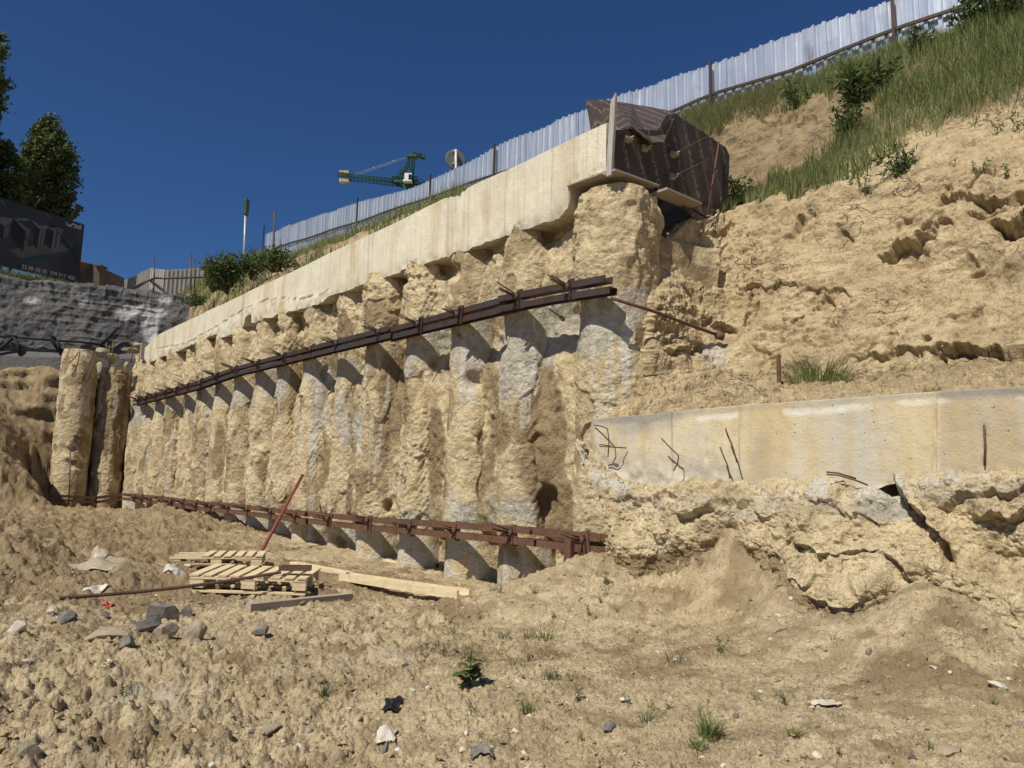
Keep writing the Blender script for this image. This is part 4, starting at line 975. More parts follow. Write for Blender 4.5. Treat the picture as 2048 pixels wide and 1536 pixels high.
# broken lumps under the cap end
#@@MORE
# ------------------------------------------------------------------ sheet metal fence on top of the bank
def fence_mat(name, c1, c2, metal, rough):
    t = NT(name)
    v = t.scale(t.pos, (5, 5, .35))
    c = t.mix(t.ramp(t.noise(1.0, 4, .6, v), [(.35, 0), (.65, 1)]), c1, c2)
    c = t.mix(t.ramp(t.noise(3.0, 5, .7), [(.62, 0), (.74, .5)]), c, tuple(x * .7 for x in c2))
    c = t.mix(t.attr('rust'), c, (.19, .075, .035))
    t.color(c); t.set(Roughness=rough, Metallic=metal)
    t.bump(t.noise(2.5, 3, .5), .005)
    return t.m
M_sheet = fence_mat('galvanised_sheet', (.70, .74, .80), (.52, .57, .66), .62, .33)
M_sheet_old = fence_mat('old_grey_sheet', (.50, .48, .44), (.36, .345, .32), .1, .7)
def sheet_mesh(p0, p1, zt0, zt1, zb0, zb1, period, depth, nrm, tilt=0.0, seed=0, rust_at=None):
    """corrugated sheet between plan points p0,p1"""
    L = np.linalg.norm((p1 - p0)[:2]); t = (p1 - p0) / L; t = np.array([t[0], t[1], 0])
    nr = max(1, int(round(L / period))); fr = np.array([0, .22, .25, .30, .33, .56, .62, .90, .96]); uu = np.concatenate([(k + fr) for k in range(nr)] + [[nr]]) / nr
    h = np.array([(0, 0, .35, .35, 0, 0, 1, 1, 0)[i % 9] for i in range(len(uu))]) * depth
    rows = []; rs = np.random.RandomState(seed)
    vs = np.linspace(0, 1, 9)
    for v in vs:
        zt = zt0 + (zt1 - zt0) * uu; zb_ = zb0 + (zb1 - zb0) * uu
        z = zb_ + (zt - zb_) * v
        P = p0[None, :] * np.array([1, 1, 0]) + t[None] * (uu * L)[:, None] + t[None] * (tilt * (v - .5)) + nrm[None] * h[:, None] + EZ[None] * z[:, None]
        P = P + nrm[None] * (.02 * perlin(P * .9, seed) + .008 * perlin(P * 3.5, seed + 1))[:, None]
        if v == 1: P = P + EZ * (.012 * rs.randn(len(uu)))[:, None]
        rows.append(P)
    P = np.array(rows)
    return P
FT = [(300, 530), (536, 466), (600, 441), (672, 419), (709, 405), (787, 386), (819, 377), (869, 358), (891, 347), (953, 317), (983, 298), (1037, 273), (1069, 264), (1100, 248), (1170, 222), (1226, 196), (1311, 168), (1360, 150), (1424, 131), (1506, 96), (1584, 68), (1682, 33), (1768, 2), (2048, -100), (2400, -230)]
FR = [(536, 499), (728, 440), (928, 373), (1350, 225), (1424, 193), (1584, 143), (1682, 103), (1797, 60), (1916, 21), (2048, -26), (2400, -150)]
def fz(tab, s):
    xs = [p[0] for p in tab]; ss = [s_of(x, 300, NF) for x in xs]; zz = [float(on_n(p[0], p[1], NF)[2]) for p in tab]
    return float(np.interp(s, ss, zz))
fence = empty('sheet_fence', on_n(1400, 235, NF), 'bright corrugated metal sheet fence along the top of the grassy bank', 'fence')
s = s_of(536, 400, NF); s1 = s_of(2200, 0, NF); k = 0
while s < s1:
    wd = 1.02 + .0 * random.random()
    a = W(s, NF + .02 * (k % 2), 0); b = W(s + wd, NF + .02 * (k % 2), 0)
    rs = random.Random(k); off = rs.uniform(-.025, .03)
    P = sheet_mesh(a, b, fz(FT, s) + off, fz(FT, s + wd) + off, fz(FR, s) - 1.0, fz(FR, s + wd) - 1.0, .26, .055, -EN, rs.uniform(-.05, .05), k)
    u, v = proj(P)
    ru = np.clip(np.exp(-((u - 1618) / 9) ** 2 - ((v - 106) / 10) ** 2) * 1.6 - .2, 0, 1)
    o = grid_obj('metal_sheet', P, M_sheet, fence, {'rust': ru}); o.data.polygons.foreach_set('use_smooth', [False] * len(o.data.polygons))
    s += wd - .03; k += 1
sF0, sF1 = s_of(528, 400, NF), s_of(2200, 0, NF)
m = MB(); ss = np.linspace(sF0, sF1, 60); P = [W(q, NF - .08, fz(FR, q) + .02 * math.sin(q * 1.3)) for q in ss]
m.sweep(P, [(-.025, -.03), (.025, -.03), (.025, .03), (-.025, .03)]); m.build('rail', M_rust_dark, fence)
for x in (1797, 1424, 994, 869, 728, 548):
    q = s_of(x, 200, NF - .08); m = MB(); zt_ = fz(FT, q) + (.5 if x == 548 else (.16 if x in (728, 869) else .02))
    m.box(W(q, NF - .13, (zt_ + fz(FR, q) - 1.2) / 2), .06, .05, zt_ - fz(FR, q) + 1.2, ES, EN, EZ); m.build('post', M_rust_dark, fence)

# old grey fence beyond the bank
f2 = empty('sheet_fence', at(380, 590, 38), 'old pale grey sheet fence beyond the shrub, above the dark wall', 'fence')
seq = [(200, 574, 70), (232, 568, 60), (262, 556, 50), (301, 536, 40), (330, 540, 38.6), (365, 538, 39.0), (400, 536, 39.4), (440, 534, 39.8), (480, 532, 40.2), (520, 530, 40.6)]
for k in range(len(seq) - 1):
    a = at(*seq[k]); b = at(*seq[k + 1]); nrm = np.array([.1, -1, 0.]); nrm /= np.linalg.norm(nrm)
    P = sheet_mesh(a, b, a[2], b[2], a[2] - 2.2, b[2] - 2.2, .24, .05, nrm, 0, 50 + k)
    o = grid_obj('metal_sheet', P, M_sheet_old, f2, {'rust': 0 * P[..., 0]}); o.data.polygons.foreach_set('use_smooth', [False] * len(o.data.polygons))
m = MB(); m.tube([at(236, 589, 55), at(270, 573, 46), at(310, 556, 38.2)], .06, 6); m.tube([at(310, 556, 38.2), at(330, 557, 38.1), at(420, 554, 39.2), at(520, 552, 40.2)], .05, 6); m.build('rail', M_rust_dark, f2)
for x, y0, y1, D, lab in ((308, 514, 596, 33, 'thin upright rod left of the pair, before the grey fence'), (382, 508, 600, 33, 'taller rod of the close pair before the grey fence'), (389, 517, 590, 33, 'shorter rod of the close pair before the grey fence')):
    m = MB(); m.tube([at(x, y1 + 12, D), at(x, y0, D)], .03, 6); tag(m.build('steel_rod', M_rust_dark), lab, 'rod', 'thin rods before the grey fence')
# sign pole seen edge-on
m = MB(); root = empty('sign_pole', at(487, 560, 25), 'slender grey street pole with a dark green plate edge-on, behind the shrub', 'pole')
m.tube([at(486, 575, 25), at(492, 405, 25)], .045, 8); m.build('pole', plain('grey_pole', (.42, .42, .40), .5, .4), root)
m = MB(); p = at(492.5, 414, 24.9); m.box(p, .10, .30, .56, np.array([1., 0, 0]), None, None); m.build('plate', plain('green_plate', (.03, .07, .055), .5, 0), root)
m = MB(); m.tube([at(547, 520, 30), at(549, 424, 30)], .035, 7); m.tube([at(545, 426, 30), at(553, 425, 30)], .03, 7)
tag(m.build('steel_rod', M_rust), 'thin rusty rod with a crossbar top at the left end of the bright fence', 'rod')
# traffic mirror seen from behind
D = 26; root = empty('traffic_mirror', at(912, 372, D), 'round traffic mirror seen from behind above the bright fence', 'mirror')
c = at(911, 320, D); R = 21 / F * D; m = MB()
ax = np.array([.93, .37, 0]); ay = EZ; az = np.cross(ax, ay)       # dish axis
vs = []; n_ = 30
prof = [(0.0, -.10), (.45, -.085), (.8, -.05), (.97, -.005), (1.04, .0), (1.04, .03), (.97, .03), (0.0, .03)]
for r, d in prof:
    vs += [c + (ax * math.cos(a * 2 * math.pi / n_) + ay * math.sin(a * 2 * math.pi / n_)) * r * R - az * d * -1 for a in range(n_)]
m.add(vs, [(i * n_ + j, i * n_ + (j + 1) % n_, (i + 1) * n_ + (j + 1) % n_, (i + 1) * n_ + j) for i in range(len(prof) - 1) for j in range(n_)], True)
M_dish = plain('mirror_back', (.17, .175, .18), .55, .1)
m.build('dish', M_dish, root)
tocam = (CAM - c); tocam[2] = 0; tocam /= np.linalg.norm(tocam)
m = MB(); m.tube([at(912, 420, D) + tocam * .16, at(911.5, 303, D) + tocam * .16], .045, 8); m.build('post', plain('pale_post', (.62, .60, .55), .6), root)
m = MB()
for y in (306, 331): m.box(at(909, y, D) + tocam * .1, .16, .2, .07, ax, tocam, EZ)
m.build('clamp', M_sheet_old, root)

# ------------------------------------------------------------------ tower crane far behind
Dc = 150.0; px = Dc / F
M_crane = plain('crane_green', (.022, .085, .062), .5, .1, .3, .5, 0)
def cp(x, y, dy=0.0): return at(x, y, Dc) + np.array([0, dy, 0])
crane = empty('tower_crane', cp(800, 470), 'dark green tower crane far away above the bright fence', 'crane')
def truss(m, a, b, w_, h_, n, r=.09):
    """box lattice from a to b"""
    a = np.asarray(a); b = np.asarray(b); t = (b - a) / np.linalg.norm(b - a); s_ = np.cross(t, EZ if abs(t[2]) < .8 else np.array([1., 0, 0])); s_ /= np.linalg.norm(s_); u_ = np.cross(s_, t)
    cs = [(-w_ / 2, -h_ / 2), (w_ / 2, -h_ / 2), (w_ / 2, h_ / 2), (-w_ / 2, h_ / 2)]
    for p, q in cs: m.tube([a + s_ * p + u_ * q, b + s_ * p + u_ * q], r, 4)
    for k in range(n):
        for j in range(4):
            p, q = cs[j]; p2, q2 = cs[(j + 1) % 4]
            A_ = a + (b - a) * k / n + s_ * p + u_ * q; B_ = a + (b - a) * (k + 1) / n + s_ * p2 + u_ * q2
            m.tube([A_, B_], r * .6, 4); m.tube([a + (b - a) * k / n + s_ * p + u_ * q, a + (b - a) * k / n + s_ * p2 + u_ * q2], r * .6, 4)
m = MB(); truss(m, cp(678, 352), cp(800, 366), 1.6, .9, 16); m.build('counter_jib', M_crane, crane)
m = MB(); truss(m, cp(795, 361), cp(822, 318), 1.3, .7, 6); truss(m, cp(823, 358), cp(826, 318), 1.3, .5, 6); m.build('a_frame', M_crane, crane)
m = MB(); m.box(cp(824, 314), 2.0, 1.8, .5); truss(m, cp(826, 307), cp(849, 315), .9, .5, 4, .1); m.tube([cp(826, 305), cp(826, 316)], .35, 6); m.box(cp(847, 313), .6, 1, .7); m.build('frame_head', M_crane, crane)
m = MB(); truss(m, cp(785, 360), cp(836, 361), 1.8, .9, 6, .13); m.box(cp(810, 366), 4.2, 2.2, .5); m.tube([cp(793, 368), cp(815, 381)], .18, 5); m.box(cp(818, 378), 2.2, 2.2, 1.2); m.build('slewing_platform', M_crane, crane)
m = MB(); truss(m, cp(836, 364), cp(905, 372, 14), 1.4, 1.2, 12); m.build('jib', M_crane, crane)
m = MB(); truss(m, cp(818, 480), cp(818, 382), 2.0, 2.0, 10, .14); m.build('mast', M_crane, crane)
Mw = plain('counterweight_concrete', (.42, .38, .30), .9, 0, .25, 1.0, .0)
for y0, y1 in ((343, 350), (356, 366)):
    m = MB(); a, b = cp(679, y0), cp(699, y1)
    for q in range(4): m.box((a + b) / 2 + np.array([(q - 1.5) * .5, 0, 0]), .44, 1.4, abs(a[2] - b[2]) * (1 - .04 * (q % 2)))
    m.build('counterweight', Mw, crane)
m = MB(); m.box(cp(819, 363, -1.6), 1.5, 1.5, 1.7); m.box(cp(812, 369, -1.6), .6, 1.2, .4); cb = m.build('cab', plain('cab_white', (.7, .7, .68), .5, 0, .08), crane)
m = MB(); m.box(cp(823, 363, -2.4), .62, .06, 1.1); m.box(cp(823, 363, -1.6) + np.array([.45, 0, 0]), .06, 1.2, 1.1); m.build('window', plain('cab_glass', (.02, .03, .035), .1, 0, .1), cb)
m = MB(); m.tube([cp(708, 348), cp(820, 311)], .035, 4); m.tube([cp(708, 352), cp(822, 313)], .035, 4)
for x in (745, 785): m.tube([cp(x, 348 - (x - 708) * .33), cp(x + 5, 348 - (x + 5 - 708) * .33)], .09, 4)
m.build('pendant_line', plain('cable_grey', (.45, .46, .5), .5), crane)

# ------------------------------------------------------------------ dark sprayed-concrete wall on the left
def shot_mat():
    t = NT('sprayed_concrete')
    c = t.mix(t.ramp(t.noise(.55, 6, .65), [(.36, 0), (.62, 1)]), (.07, .069, .072), (.125, .122, .12))
    c = t.mix(t.ramp(t.noise(4, 5, .7), [(.5, 0), (.7, .5)]), c, (.21, .205, .20))
    c = t.mix(t.ramp(t.math('MULTIPLY', t.attr('lime'), t.math('ADD', t.noise(2.4, 6, .75, t.scale(t.pos, (1, 1, .45))), .3)), [(.42, 0), (.62, 1)]), c, (.40, .40, .40))
    c = t.mix(t.attr('grey'), c, (.145, .14, .135))
    t.color(c); t.bump(t.noise(5, 5, .7), .06); t.bump(t.noise(30, 4, .7), .01)
    return t.m
XG = [-500, -200, 0, 100, 200, 300, 370, 480, 600]; DG = [24.5, 26, 27.6, 28.2, 29, 29.9, 30.5, 31.4, 32.5]
yt = lambda x: np.interp(x, [-500, -200, 0, 100, 200, 300, 370, 600], [490, 525, 549, 561, 574, 584, 590, 600])
rows = []
for f, dd in ((0, .8), (.02, .35), (.3, .2), (.62, .05), (.74, -.05), (.80, -.25), (1.0, -.3), (1.25, -.3)):
    rows.append([at(x, yt(x) + f * (752 - yt(x)), D + dd) for x, D in zip(XG, DG)])
G = loft(rows, 260, 520, 3); U, V = proj(G); NG = normals(G); NG *= np.sign(NG[100, 100] @ (CAM - G[100, 100]))
vr = np.linspace(0, 7, 260)[:, None] * np.ones((1, 520)); upz = (1 - sstep(3.6, 4.2, vr))
q = G @ np.array([.93, .37, 0])
d = upz * (.14 * fbm(G, 1.6, 4, 601) + .06 * ridged(G, 1.1, 3, 602) + .05 * fbm(G, .3, 3, 603)) + .03 * fbm(G, .8, 3, 604)
gr = np.maximum(np.exp(-((q / .42 - np.round(q / .42)) / .12) ** 2), np.exp(-((G[..., 2] / .34 - np.round(G[..., 2] / .34)) / .14) ** 2))
gr = np.exp(-((G[..., 2] / .30 - np.round(G[..., 2] / .30)) / .16) ** 2) * .7 + np.exp(-((q / .55 - np.round(q / .55)) / .08) ** 2) * (1 - sstep(.9, 1.9, vr))
d += upz * .045 * gr * sstep(-.35, .15, fbm(G, 1.5, 3, 605))
G2 = G + NG * d[..., None]
wl_ = empty('retaining_wall', at(150, 700, 28), 'dark grey sprayed-concrete retaining wall with wire mesh lines and white stains', 'wall')
li = .95 * np.exp(-((U - 300) / 16) ** 2 - ((V - 655) / 35) ** 2) + .7 * np.exp(-((U - 290) / 40) ** 2 - ((V - 625) / 14) ** 2) + .5 * np.exp(-((U - 245) / 16) ** 2 - ((V - 630) / 20) ** 2) + .45 * np.exp(-((U - 60) / 25) ** 2 - ((V - 600) / 12) ** 2) + .5 * np.exp(-((U - 330) / 22) ** 2 - ((V - 600) / 10) ** 2) + .30 + .5 * np.exp(-((U - 165) / 14) ** 2 - ((V - 600) / 20) ** 2)
M_shot = shot_mat()
grid_obj('sprayed_face', G2, M_shot, wl_, {'lime': li, 'grey': .75 * (1 - upz)})
m = MB()
def gw(x, y, d_=.22): return at(x, y, float(np.interp(x, XG, DG)) - d_)
m.tube([gw(-60, 668), gw(0, 672), gw(45, 676), gw(110, 681), gw(160, 684), gw(200, 689)], .05, 6)
for pl in ([(-12, 706), (10, 690), (27, 673)], [(27, 673), (36, 690), (40, 709)], [(10, 668), (34, 675)], [(84, 676), (104, 680), (118, 703)], [(113, 681), (121, 705)], [(95, 664), (112, 681)], [(200, 690), (215, 676), (236, 655)], [(196, 684), (208, 694)]):
    m.tube([gw(*p) for p in pl], .07, 6)
m.build('anchor_cable', plain('black_cable', (.03, .03, .033), .8), wl_)
# plateau behind the walls on which fence, billboard and trees stand
rows = [[at(x, float(yt(x)) + 2, D + .75) for x, D in zip(XG, DG)]]
for e in (3, 8, 20, 60, 180): rows.append([rows[0][i] * np.array([1, 1, 0]) + ray(x, 900) * np.array([1, 1, 0]) * e * 1.0 + EZ * (rows[0][i][2] + min(e, 8) * .02) for i, x in enumerate(XG)])
PL = loft(rows, 60, 80, 0); PL += EZ * (.05 * fbm(PL, 2, 3, 610))[..., None]
tag(grid_obj('plateau', PL, M_cliff, None, {'grey': 0 * PL[..., 0], 'brown': 0 * PL[..., 0] + .8, 'lime': 0 * PL[..., 0]}), kind='structure')

# ------------------------------------------------------------------ billboard
bl = at(-330, 470, 26.6); a0 = at(0, 530, 31.0); a1 = at(160, 570, 34.0)
ex = (a1 - a0); ex[2] = 0; Lb = np.linalg.norm(ex); ex /= Lb; ey = EZ.copy(); ez = np.cross(ex, ey)      # ez faces the viewer
if ez @ (CAM - a0) < 0: ez = -ez
zb0 = a0[2]; Hb = float((CAM + ray(169, 449) * (((a0 - CAM) @ ez) / (ray(169, 449) @ ez)))[2] - zb0)
def bb(u, v, d=0.0): return np.array([a0[0], a0[1], zb0]) + ex * u + ey * v + ez * d
def on_bb(x, y, d=0.0):
    o_ = bb(0, 0, d); r = ray(x, y); return CAM + r * (((o_ - CAM) @ ez) / (r @ ez))
board = empty('billboard', bb(2, 0), 'dark billboard with pale digits and rendered tower blocks above the dark wall', 'billboard')
m = MB(); u1 = float((on_bb(169, 450) - bb(0, 0)) @ ex)
m.box(bb((u1 - 6) / 2, Hb / 2, -.06), u1 + 6, .12, Hb, ex, ez, ey); 
tb = NT('billboard_print'); cc = tb.mix(tb.ramp(tb.noise(.5, 4, .5), [(.35, 0), (.65, 1)]), (.030, .034, .040), (.062, .066, .074)); tb.color(cc); tb.set(Roughness=.5)
m.build('panel', tb.m, board)
def flat(pts, d, mat, name): mm = MB(); mm.prism([on_bb(x, y, d) for x, y in pts], ez, .004); return mm.build(name, mat, board)
Mb = lambda n, c: plain(n, c, .6, 0, .25, 1.5, 0)
mt, mg, mr, ms, md = Mb('print_teal', (.045, .075, .09)), Mb('print_ground', (.12, .125, .11)), Mb('print_roof', (.165, .165, .165)), Mb('print_side', (.075, .078, .085)), Mb('print_dark', (.032, .032, .036))
flat([(40, 520), (92, 505), (142, 495), (128, 478), (150, 488), (128, 510), (70, 524)], .004, mt, 'printed_picture')
flat([(38, 516), (16, 500), (60, 492), (122, 486), (138, 501), (60, 514)], .009, mg, 'printed_picture')
def block(a, b, c, h, k):       # left roof corner, near roof corner, right roof corner (px), height px
    dx = -8 * h / 55.
    flat([a, b, (b[0] + dx, b[1] + h), (a[0] + dx, a[1] + h * .85)], .014 + k, md, 'printed_picture')
    for q in range(4):
        f0, f1 = q / 4, (q + 1) / 4; p = lambda f: (b[0] + (c[0] - b[0]) * f, b[1] + (c[1] - b[1]) * f)
        p0, p1 = p(f0), p(f1)
        flat([p0, p1, (p1[0] + dx, p1[1] + h * (1 - .2 * f1)), (p0[0] + dx, p0[1] + h * (1 - .2 * f0))], .014 + k + .0005 * q, ms if q % 2 else mr, 'printed_picture')
block((27, 438), (52, 464), (62, 462), 40, 0)
block((72, 452), (80, 459), (94, 457), 40, .003)
block((95, 458), (108, 463), (127, 461), 36, .006)
block((-20, 436), (10, 452), (22, 449), 26, .009)
flat([(27, 437), (54, 436), (60, 438), (52, 442), (34, 441), (62, 461), (52, 464)], .028, mr, 'printed_picture')
flat([(60, 437), (80, 451), (94, 450), (100, 457), (80, 459), (72, 452)], .031, mr, 'printed_picture')
flat([(98, 456), (116, 455), (129, 461), (108, 463)], .034, mr, 'printed_picture')
flat([(0, 434), (27, 437), (22, 445), (10, 452), (-20, 436)], .037, mr, 'printed_picture')
mtx = Mb('print_white', (.42, .42, .42)); mtg = Mb('print_grey', (.26, .26, .26))
def text(body, x0, y0, x1, y1, hpx, mat, name='lettering'):
    c = bpy.data.curves.new('t', 'FONT'); c.body = body; c.size = 1; c.extrude = .01; c.offset = .02
    o = bpy.data.objects.new('t', c); COL.objects.link(o); dg = bpy.context.evaluated_depsgraph_get()
    me = bpy.data.meshes.new_from_object(o.evaluated_get(dg)); bpy.data.objects.remove(o)
    n = len(me.vertices); co = np.empty(n * 3, np.float32); me.vertices.foreach_get('co', co); co = co.reshape(-1, 3)
    p0 = on_bb(x0, y0, .045); p1 = on_bb(x1, y1, .045); tx = p1 - p0; wx = np.linalg.norm(tx); tx /= wx; ty = np.cross(ez, tx); ty = ty * np.sign(ty[2])
    hgt = hpx / F * p0[1]
    q = p0 + tx * ((co[:, :1] - co[:, 0].min()) / np.ptp(co[:, 0]) * wx) + ty * (co[:, 1:2] / .7 * hgt) + ez * (co[:, 2:3] * .3)
    me.vertices.foreach_set('co', q.astype(np.float32).ravel()); me.update(); me.materials.clear()
    return link_mesh(name, me, mat, board)
text('22 88 08 08  599 917 400', 43, 536, 149, 560, 8.0, mtx)
text('DEVELOPMENT', 131, 451.5, 162, 460, 2.2, mtg)
for q, (pp) in enumerate(([(130, 443.5), (133, 444), (139, 451), (146, 446), (149, 447.5), (140, 453.5), (137, 453)], [(146, 447), (149, 448), (153, 455), (150, 455)], [(150, 447.5), (153, 448.5), (157, 454), (160, 449.5), (163, 451), (162.5, 459), (159, 458), (159.5, 453.5), (157, 457.5), (154.5, 456)])):
    flat(pp, .045 + .001 * q, mtx, 'emblem')
for x0, y0, x1, y1 in ((6, 402, 50, 520), (92, 424, 126, 505)):
    pass
m = MB()
for x in (3, 92): m.tube([on_bb(x, 401 + x * .28, .05), on_bb(x + 60, 401 + x * .28 + 90, .05)], .012, 4)
m.build('cable', M_blackplastic, board)
for pl in ([(142, 437), (143, 431), (151, 418), (156, 414)], [(71, 416), (73, 407), (83, 396)]):
    m = MB(); m.tube([on_bb(x, y, .15 + .25 * i) for i, (x, y) in enumerate(pl)], .03, 6); p = on_bb(pl[-1][0], pl[-1][1], .9)
    m.box(p, .32, .14, .1, ex, ez, ey); m.build('spotlight', M_rust_dark, board)
for u in (-4, .5, 3.5): m = MB(); m.box(bb(u, -.4, -.2), .12, .12, 2.2, ex, ez, ey); m.build('post', M_rust_dark, board)
# gate-house wall next to it
root = empty('booth', at(185, 580, 37), 'small brown plastered booth wall with a pillar, right of the billboard', 'building')
m = MB(); Mo = plain('booth_plaster', (.155, .125, .095), .9, 0, .3, 1.5, .01)
m.prism([at(120, 500, 36.5), at(160, 523, 36.5), at(189, 529, 37.2), at(189, 590, 37.2), at(120, 590, 36.5)], np.array([0.1, 1, 0]), 2.5); m.build('wall', Mo, root)
m = MB(); m.prism([at(187, 530, 36.9), at(199, 531, 37.0), at(198, 590, 37), at(186, 590, 36.9)], np.array([0.1, 1, 0]), .4); m.prism([at(186, 527.5, 36.7), at(201, 528.5, 36.8), at(201, 532, 36.8), at(186, 531, 36.7)], np.array([0.1, 1, 0]), .6); m.build('pillar', Mo, root)
#@@PROPS
# ------------------------------------------------------------------ pallets, timbers and scrap on the pit floor
def pallet(loc, rz, broken, label, tilt=(0, 0)):
    root = empty('pallet', loc, label, 'pallet', 'wooden pallets', rz)
    root.rotation_euler = (tilt[0], tilt[1], rz)
    rs = random.Random(len(label)); Lx, Ly = 1.2, .8
    for y in (-.35, 0, .35):
        for x in (-.53, 0, .53):
            m = MB(); m.box((x, y, .0725 + .02), .14, .09, .088); m.build('block', M_wood, root, True)
        m = MB(); m.box((0, y, .011), 1.2, .09, .02); m.build('bottom_board', M_wood, root, True)
    for y in (-.35, 0, .35):
        m = MB(); m.box((0, y, .148), 1.2, .10, .022); m.build('cross_board', M_wood, root, True)
    xs = np.linspace(-.56, .56, 9)
    for k, q in enumerate(xs if not broken else xs[3:]):
        m = MB(); a = rs.uniform(-.015, .015); m.box((q, rs.uniform(-.01, .01), .170 + .004), .095, .81, .018, np.array([math.cos(a), math.sin(a), 0]), np.array([-math.sin(a), math.cos(a), 0]))
        m.build('deck_board', M_wood, root, True)
    return root
c = ground_hit(500, 1188); pallet((c[0], c[1] + .22, gz(c[0], c[1]) + .03), math.radians(4), False, 'complete pale pallet on the muddy floor carrying a steel channel offcut', (.03, .02))
c = ground_hit(428, 1125); pallet((c[0], c[1] + .2, gz(c[0], c[1]) - .07), math.radians(14), True, 'broken pallet with half its deck boards gone, farther back near the wall')
def beam(a, b, w_, h_, mat, name, label, cat, bev=.004, lift=.0, prof=None, group=None):
    a = ground_hit(*a) if len(a) == 2 else np.asarray(a); b = ground_hit(*b) if len(b) == 2 else np.asarray(b)
    L = np.linalg.norm(b - a); t = (b - a) / L; s_ = np.cross(EZ, t); s_ /= np.linalg.norm(s_); u_ = np.cross(t, s_)
    m = MB(); c = (a + b) / 2 + EZ * (h_ / 2 + lift)
    if prof is None: m.box((0, 0, 0), L, w_, h_, None, None, None, bev)
    else: m.sweep([(-L / 2, 0, 0), (L / 2, 0, 0)], prof)
    me_o = m.build(name, mat)
    me = me_o.data; off = Vector(me_o.location)
    me.transform(Matrix.Translation(off))
    me_o.matrix_world = Matrix(((t[0], s_[0], u_[0], c[0]), (t[1], s_[1], u_[1], c[1]), (t[2], s_[2], u_[2], c[2]), (0, 0, 0, 1)))
    return tag(me_o, label, cat, group)
beam((374, 1134), (528, 1132), .11, .028, M_wood, 'plank', 'pale bowed plank lying just in front of the broken pallet', 'plank', lift=.01)
beam((588, 1130), (700, 1152), .14, .05, M_wood, 'plank', 'short dusty plank between the red pole and the long timber', 'plank', lift=.0)
U_prof = [(-.09, -.045), (.09, -.045), (.09, .045), (.06, .045), (.06, -.01), (-.06, -.01), (-.06, .045), (-.09, .045)]
beam((690, 1160), (928, 1198), .18, .09, M_wood, 'timber_trough', 'long pale channel-shaped timber lying below the wall foot', 'timber', lift=.0, prof=U_prof)
beam((496, 1222), (700, 1199), .09, .085, M_wood_grey, 'timber', 'grey squared timber half sunk in mud in front of the complete pallet', 'timber', lift=-.015)
beam((770, 1122), (800, 1128), .1, .03, M_wood, 'plank', 'small pale board scrap near the wall foot', 'plank')
# ribbed bar across the pallet
a = ground_hit(118, 1199) + EZ * .01; b = at(560, 1157, float(ground_hit(520, 1190)[1]) + .15); b[2] = max(b[2], gz(b[0], b[1]) + .22)
m = MB(); n_ = 150; pts = [a + (b - a) * t - EZ * .03 * math.sin(t * math.pi) for t in np.linspace(0, 1, n_)]
seg = 7; vs = []; t_ = (b - a) / np.linalg.norm(b - a); s_ = np.cross(t_, EZ); s_ /= np.linalg.norm(s_); u_ = np.cross(s_, t_)
for i, p in enumerate(pts):
    r = .015 + .0035 * (i % 2)
    vs += [p + r * (s_ * math.cos(k * 2 * math.pi / seg) + u_ * math.sin(k * 2 * math.pi / seg)) for k in range(seg)]
m.add(vs, [(i * seg + j, i * seg + (j + 1) % seg, (i + 1) * seg + (j + 1) % seg, (i + 1) * seg + j) for i in range(n_ - 1) for j in range(seg)])
tag(m.build('rebar', M_rebar), 'long ribbed steel bar lying from the dirt heap onto the complete pallet', 'rebar')
pc = ground_hit(575, 1192)
c1 = np.array([pc[0] + .02, pc[1] + .12, gz(pc[0], pc[1]) + .235])
m = MB(); L = .33; m.sweep([c1 - np.array([L / 2, -.03, 0]), c1 + np.array([L / 2, .06, 0])], [(-.06, 0), (.06, 0), (.06, .055), (.052, .055), (.052, .008), (-.052, .008), (-.052, .055), (-.06, .055)])
tag(m.build('steel_offcut', M_rust), 'short rusty steel channel offcut lying on the complete pallet', 'steel channel')

# crumpled sheets
def sheet(x, y, w_, d_, h_, mat, label, cat, name, seed, rz=0.0):
    p = ground_hit(x, y); n_ = 34; u = np.linspace(-1, 1, n_); uu, vv = np.meshgrid(u, u)
    q = np.stack([uu, vv, 0 * uu + seed], -1)
    r = 1 + .25 * perlin(q * 1.3, seed); X = uu * w_ / 2 * r; Y = vv * d_ / 2 * r
    rr = np.sqrt(uu ** 2 + vv ** 2)
    Z = h_ * (np.sqrt(np.maximum(0, 1 - np.minimum(rr, 1) ** 2)) * (.55 + .7 * perlin(q * 1.1, seed + 2)) + .16 * ridged(q, .45, 4, seed + 3) * .5)
    c_, s_ = math.cos(rz), math.sin(rz); XX = p[0] + X * c_ - Y * s_; YY = p[1] + X * s_ + Y * c_
    g = np.array([[gz(XX[i, j], YY[i, j]) for j in range(n_)] for i in range(n_)])
    g = blur(g, 8) + .01
    P = np.stack([XX, YY, g + .008 + np.maximum(Z, 0)], -1)
    o = grid_obj(name, P, mat); so_ = o.modifiers.new('thick', 'SOLIDIFY'); so_.thickness = .004
    return tag(o, label, cat)
sheet(222, 1138, .62, .9, .075, M_plastic, 'large crumpled translucent plastic sheet on the mud, left of the pallets', 'plastic sheet', 'plastic_sheet', 3)
sheet(196, 1118, .22, .35, .05, M_plastic, 'small folded plastic piece behind the large crumpled sheet', 'plastic sheet', 'plastic_scrap', 5)
sheet(354, 1144, .17, .3, .05, M_white, 'white crumpled bag scrap between the plastic sheet and the pallets', 'plastic bag', 'plastic_bag', 7)
sheet(190, 1182, .17, .2, .03, M_white, 'whitish torn scrap beside the left end of the ribbed bar', 'plastic bag', 'plastic_bag', 9)
sheet(1648, 1411, .15, .08, .008, M_pale, 'white crumbled plaster scrap on the bare slope at lower right', 'scrap', 'plaster_scrap', 11)
